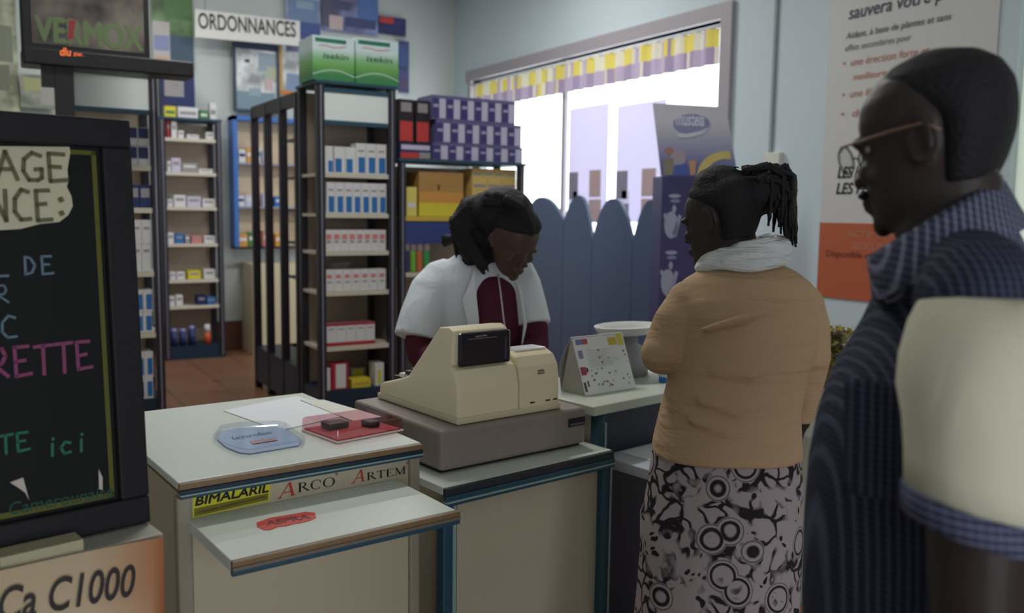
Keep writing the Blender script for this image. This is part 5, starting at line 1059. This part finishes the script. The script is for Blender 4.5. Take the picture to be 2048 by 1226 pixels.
for q in (-1, 1):
    ring_ = [hm_.p(.106, q*.034+.024*math.cos(a), .485+.085*math.sin(a)) for a in [k*math.pi/10 for k in range(21)]]; gl.tube(ring_, .0014, M_gl, 6)
    gl.tube([hm_.p(.105, q*.058, .52), hm_.p(.09, q*.076, .54), hm_.p(.02, q*.083, .56), hm_.p(-.02, q*.082, .56), hm_.p(-.038, q*.08, .50)], .0019, mat('spectacle_temple', (120, 98, 80), .4, .3), 6)
gl.tube([hm_.p(.106, -.011, .50), hm_.p(.108, 0, .51), hm_.p(.106, .011, .50)], .0014, M_gl, 6)
gs = gl.build('glasses', ma)
c = MB()
for q in (-1, 1): c.poly([hm_.p(.106, q*.034+.023*math.cos(a), .485+.083*math.sin(a)) for a in [k*math.pi/10 for k in range(20)]], clear_mat('lens_glass', (.9, .92, .94), .1, .05) if 'lens_glass' not in MATS else MATS['lens_glass'])
c.build('lens', gs, fix=False)
M_sh = stripe_mat('navy_check_shirt', (36, 39, 54), (74, 79, 100), RH, .0085, ZUP, .0085, .26, .35)
M_yk = stripe_mat('navy_yoke_stripe', (48, 52, 76), (128, 132, 160), (RH*.35+ZUP*.94), .0095, None, w=.26)
M_co = stripe_mat('navy_collar_stripe', (54, 58, 78), (132, 136, 158), (RH*.92-ZUP*.25), .0095, (RH*.25+ZUP*.95), .0095, .24, .3)
M_cf = stripe_mat('navy_cuff_stripe', (54, 58, 80), (116, 120, 146), ZUP, .0085, RH, .0085, .26, .3)
st = MB()
st.loft(rows([(505, 1800, 1985, DM-.01, .075), (545, 1772, 2035, DM, .10), (600, 1772, 2085, DM, .14), (660, 1750, 2110, DM, .165), (735, 1702, 2125, DM, .175), (800, 1672, 2130, DM, .178), (850, 1656, 2130, DM, .18), (950, 1638, 2125, DM, .185), (1050, 1630, 2115, DM, .185), (1226, 1622, 2095, DM, .18), (1420, 1632, 2080, DM, .175)], 2.3, 40), M_sh)
st.tube([pt(1935, 560, 1.12), pt(1965, 605, 1.05)], [.07, .076], M_sh, 18); st.ball(pt(1968, 618, 1.05), .078, M_sh, 16, 12)
st.tube([pt(1985, 560, 1.32), pt(2000, 610, 1.39), pt(2004, 640, 1.41)], [.07, .078, .07], M_sh, 18)
st.fuse('shirt', ma, .007, 4, M_sh)
# shoulder yoke panel with bold stripes lying over the shirt
yk = MB(); ys = []
for k in range(15):
    a = k/14; pa_ = pt(1740+310*a, 600-118*math.sin(math.pi*min(1, a*.62+.06))+30*a, 1.03+.0*a)
    ys.append(pa_)
sl = MB(); M_cream2 = cloth_mat('cream_sleeve_cotton', (206, 202, 180), .6, (10, 10, 3)); n_ = 26
def arm_ring(px, py, D, r1_, r2_, tl_=0): return oval(pt(px, py, D), RH*r1_-ZUP*(r1_*.20*min(1, max(0, (py-800)/200))), FH*r2_, n_, 2.1)
sl.loft([arm_ring(1974, 584, 1.04, .030, .04), arm_ring(1970, 590, 1.03, .052, .062), arm_ring(1966, 610, 1.015, .066, .076), arm_ring(1962, 650, 1.0, .074, .082), arm_ring(1954, 720, .985, .079, .084), arm_ring(1949, 780, .98, .079, .083), arm_ring(1950, 850, .973, .073, .078), arm_ring(1952, 930, .968, .072, .077), arm_ring(1956, 1012, .963, .074, .078)], M_cream2)
sl.build('sleeve', ma)
s2_ = MB(); s2_.loft([oval(pt(x, y, D), RH*a_, FH*b_, n_, 2.1) for x, y, D, a_, b_ in ((2004, 598, 1.40, .05, .06), (2006, 622, 1.415, .07, .078), (2004, 700, 1.43, .081, .084), (2000, 800, 1.44, .080, .082), (1994, 880, 1.445, .078, .08))], M_cream2); s2_.build('sleeve', ma)
s3_ = MB(); s3_.loft([oval(pt(x, y, D), RH*.081, FH*.083, n_, 2.1) for x, y, D in ((1995, 872, 1.445), (1992, 915, 1.445))], M_cf); s3_.build('cuff', ma)
cfm = MB(); cfm.loft([arm_ring(1956, 1004, .963, .077, .081), arm_ring(1957, 1032, .962, .078, .082), arm_ring(1958, 1062, .961, .078, .082)], M_cf); cfm.build('cuff', ma)
# collar: a folded band, high at the nape and low in front
def coll(cx, cy, ax, ay, D, bd__, k_): return [pt(cx+ax*math.cos(t_)*k_, cy+ay*math.cos(t_)*k_, D-bd__*math.sin(t_)*k_) for t_ in [2*math.pi*j/40 for j in range(40)]]
co = MB(); co.loft([coll(1912, 560, 150, -52, 1.21, .12, 1.0), coll(1885, 490, 132, -76, 1.2, .09, .98), coll(1868, 442, 130, -80, 1.2, .080, .97), coll(1868, 432, 133, -80, 1.2, .084, 1.0), coll(1874, 446, 140, -80, 1.2, .094, 1.0), coll(1890, 490, 150, -79, 1.2, .115, 1.0), coll(1904, 526, 160, -78, 1.2, .135, 1.0), coll(1904, 530, 158, -78, 1.2, .131, 1.0)], M_co, cap=False); co.build('collar', ma, fix=False)
pk_ = MB(); 
def tor(px, py, lift=.006):     # point on the near side of the shirt front
    L = (1625+1715)/2; ctr = 1880; hw_ = 248; s_ = min(.97, abs(px-ctr)/hw_); hd = .177*(1-s_**2.3)**(1/2.3); return pt(px, py, DM-hd-lift)
pk_pts = [[tor(x, y) for x in range(1690, 1817, 21)] for y in (752, 775, 800, 850, 900, 950, 985)]
for i, r_ in enumerate(pk_pts): pk_pts[i] = [p+ZUP*(-.0003*j*8) for j, p in enumerate(r_)]
pk_.loft(pk_pts, M_sh, cap=False, closed=False); pkt = pk_.build('pocket', ma, fix=False); sd_ = pkt.modifiers.new('solid', 'SOLIDIFY'); sd_.thickness = .004; sd_.offset = 0
# trousers and shoes
M_tr = cloth_mat('dark_trousers', (40, 40, 46), .3); t_ = MB(); t_.loft([oval(gm+ZUP*z, RH*w_, FH*d_, 28) for z, w_, d_ in ((.98, .165, .17), (.88, .165, .18), (.82, .15, .17))], M_tr)
for q in (-1, 1): t_.tube([gm+FH*(q*.10)+ZUP*.88, gm+FH*(q*.11)+ZUP*.5, gm+FH*(q*.115)+ZUP*.06], [.10, .082, .07], M_tr, 18)
t_.fuse('trousers', ma, .009, 4, M_tr); sh = MB()
for q in (-1, 1): shoe(sh, gm+FH*(q*.115), fm_, M_shoe)
sh.build('shoes', ma)

# ---------------------------------------------------------------- the pharmacist
DP = 3.48; g = pt(968, 900, DP+.06); gp = V((g.x, g.y, 0))
ph = thing('person', 'pharmacist in white coat over maroon top bending her head behind the cash register', 'person', gp)
body = MB(); fp2 = (-FH*.82 + RH*.57)
hp2 = Head(pt(1003, 532, 3.30), fp2, .62, .246); hp2.skull(body, M_skin2)
body.tube([pt(975, 480, 3.39), pt(970, 520, 3.43), pt(962, 560, 3.48)], [.052, .054, .075], M_skin2, 16)
body.loft(rows([(555, 890, 1040, DP, .08), (640, 900, 1035, DP, .10), (760, 905, 1030, DP+.03, .10), (900, 890, 1045, DP+.06, .12)]), M_skin2)
wl, wr_ = pt(985, 742, 3.09), pt(1010, 735, 3.11)
el_, er_ = pt(842, 706, 3.36), pt(1072, 690, 3.36)
body.tube([pt(872, 570, DP-.02), el_, pt(922, 742, 3.22)], [.05, .042, .027], M_skin2, 14); hand(body, pt(922, 742, 3.22), RH*.95+FH*.05-ZUP*.2, -ZUP, -FH, M_skin2, .165, .45)
body.tube([pt(1045, 560, DP-.02), er_, pt(1046, 738, 3.22)], [.05, .042, .027], M_skin2, 14); hand(body, pt(1046, 738, 3.22), -RH*.95+FH*.05-ZUP*.2, -ZUP, -FH, M_skin2, .165, .45)
for q in (-1, 1): body.tube([gp+RH*(q*.09)+ZUP*.85, gp+RH*(q*.10)+ZUP*.48, gp+RH*(q*.10)+ZUP*.09], [.085, .06, .04], M_skin2, 14)
body.fuse('body', ph, .0055, 3, M_skin2)
bl_ = MB(); M_ma = cloth_mat('maroon_jersey', (88, 40, 58), .4, (10, 10, 16))
bl_.loft(rows([(545, 935, 1030, DP-.03, .085), (580, 938, 1044, DP-.03, .125), (640, 945, 1050, DP-.03, .155), (700, 948, 1048, DP-.02, .16), (780, 930, 1045, DP+.02, .15)], 2.1), M_ma)
bl_.tube([pt(868, 600, DP-.04), pt(840, 690, DP-.10), el_, pt(905, 738, 3.20)], [.066, .062, .058, .042], M_ma, 16)
bl_.tube([pt(1052, 590, DP-.05), pt(1070, 660, DP-.1), er_, pt(1056, 716, 3.22)], [.056, .052, .05, .04], M_ma, 16)
bl_.fuse('maroon_top', ph, .007, 4, M_ma)
ct_ = MB(); M_ct = cloth_mat('white_coat_cotton', (226, 232, 240), .9, (9, 9, 6)); 
ct_.loft(rows([(505, 918, 1036, DP-.03, .075), (528, 884, 1046, DP-.02, .095), (560, 862, 1058, DP-.01, .115), (620, 868, 1062, DP, .125), (700, 882, 1056, DP+.01, .13), (800, 872, 1062, DP+.04, .14), (950, 855, 1075, DP+.07, .16), (1120, 845, 1085, DP+.07, .17)], 2.5, 36), M_ct)
ct_.tube([pt(905, 545, DP-.01), pt(886, 556, DP-.02), pt(866, 582, DP-.04), pt(849, 632, DP-.07), pt(839, 678, DP-.09)], [.065, .080, .090, .094, .100], M_ct, 20)
ct_.tube([pt(1026, 538, DP-.01), pt(1036, 545, DP-.02), pt(1048, 572, DP-.05), pt(1060, 612, DP-.08), pt(1067, 650, DP-.10)], [.058, .066, .068, .065, .068], M_ct, 20)
ct_.fuse('coat', ph, .0075, 4, M_ct)
lp = MB()
for pts in (((948, 545), (925, 600), (948, 700), (962, 735), (958, 640), (952, 580)), ((1030, 545), (1046, 590), (1054, 650), (1040, 715), (1048, 640), (1040, 590))):
    lp.slab([pt(x, y, DP-.165+.0*(y-545)) for x, y in pts], -FH*.004, M_ct)
lp.build('lapel', ph)
la = MB(); la.tube([pt(996, 548, DP-.17), pt(1003, 600, DP-.20), pt(1010, 660, DP-.205), pt(1014, 700, DP-.20)], .0035, mat('lanyard_white', (196, 190, 196), .5), 6); la.build('lanyard', ph)
hr = MB(); hp2.cap(hr, M_hair, 1.12, .2, 1.02); rb = random.Random(4)
hr.ball(pt(984, 455, DP-.09), (.152, .115, .140), M_hair, 24, 16); hr.ball(pt(1004, 426, DP-.20), (.118, .12, .098), M_hair, 24, 16)
for k in range(150):      # bob falling to both sides of the parting
    q = rb.random(); side = -1 if k % 4 else 1
    x0 = 992+rb.uniform(-36, 26); y0 = 386+abs(x0-990)*.25+rb.uniform(0, 12); D0 = DP-.12+rb.uniform(-.10, .10)
    if side < 0:
        x1 = 908+rb.uniform(-3, 30); y1 = 455+rb.uniform(-25, 10); xe = 912+66*q+rb.uniform(-4, 4); ye = 505+42*q+rb.uniform(-22, 14)
        xm = 930+rb.uniform(-6, 26); ym = 412+rb.uniform(-8, 16)
    else:
        xm = 1040+rb.uniform(-10, 12); ym = 404+rb.uniform(-4, 14); x1 = 1061+rb.uniform(-10, 4); y1 = 440+rb.uniform(-8, 10); xe = 1066+rb.uniform(-8, 3); ye = 462+rb.uniform(-12, 16)
    if side > 0: D0 = DP-.30+rb.uniform(-.05, .10)
    hr.tube([pt(x0, y0, D0), pt(xm, ym, D0), pt(x1, y1, D0), pt(xe, ye, D0+rb.uniform(-.02, .02))], [.02, .02, .018, .005], M_hair, 6)
for k in range(24): hr.tube([pt(935, rb.uniform(450, 480), DP), pt(905+rb.uniform(-8, 8), 478, DP+.02), pt(888+rb.uniform(-8, 12), rb.uniform(470, 494), DP+.03)], [.018, .015, .006], M_hair, 6)
hr.fuse('hair', ph, .006, 2, M_hair)
sh = MB()
for q in (-1, 1): shoe(sh, gp+RH*(q*.10), fp2, M_shoe)
sh.build('shoes', ph)
# prescription sheet between her hands
q0 = pt(985, 738, 3.13)
pr_ = MB(); pr_.slab([pt(972, 752, 3.16), pt(1024, 750, 3.16), pt(1030, 700, 3.19), pt(977, 702, 3.19)], (0, 0, .001), M_paper)
tag(pr_.build('paper_sheet', origin=q0), 'white prescription paper held between the hands of the pharmacist', 'paper')
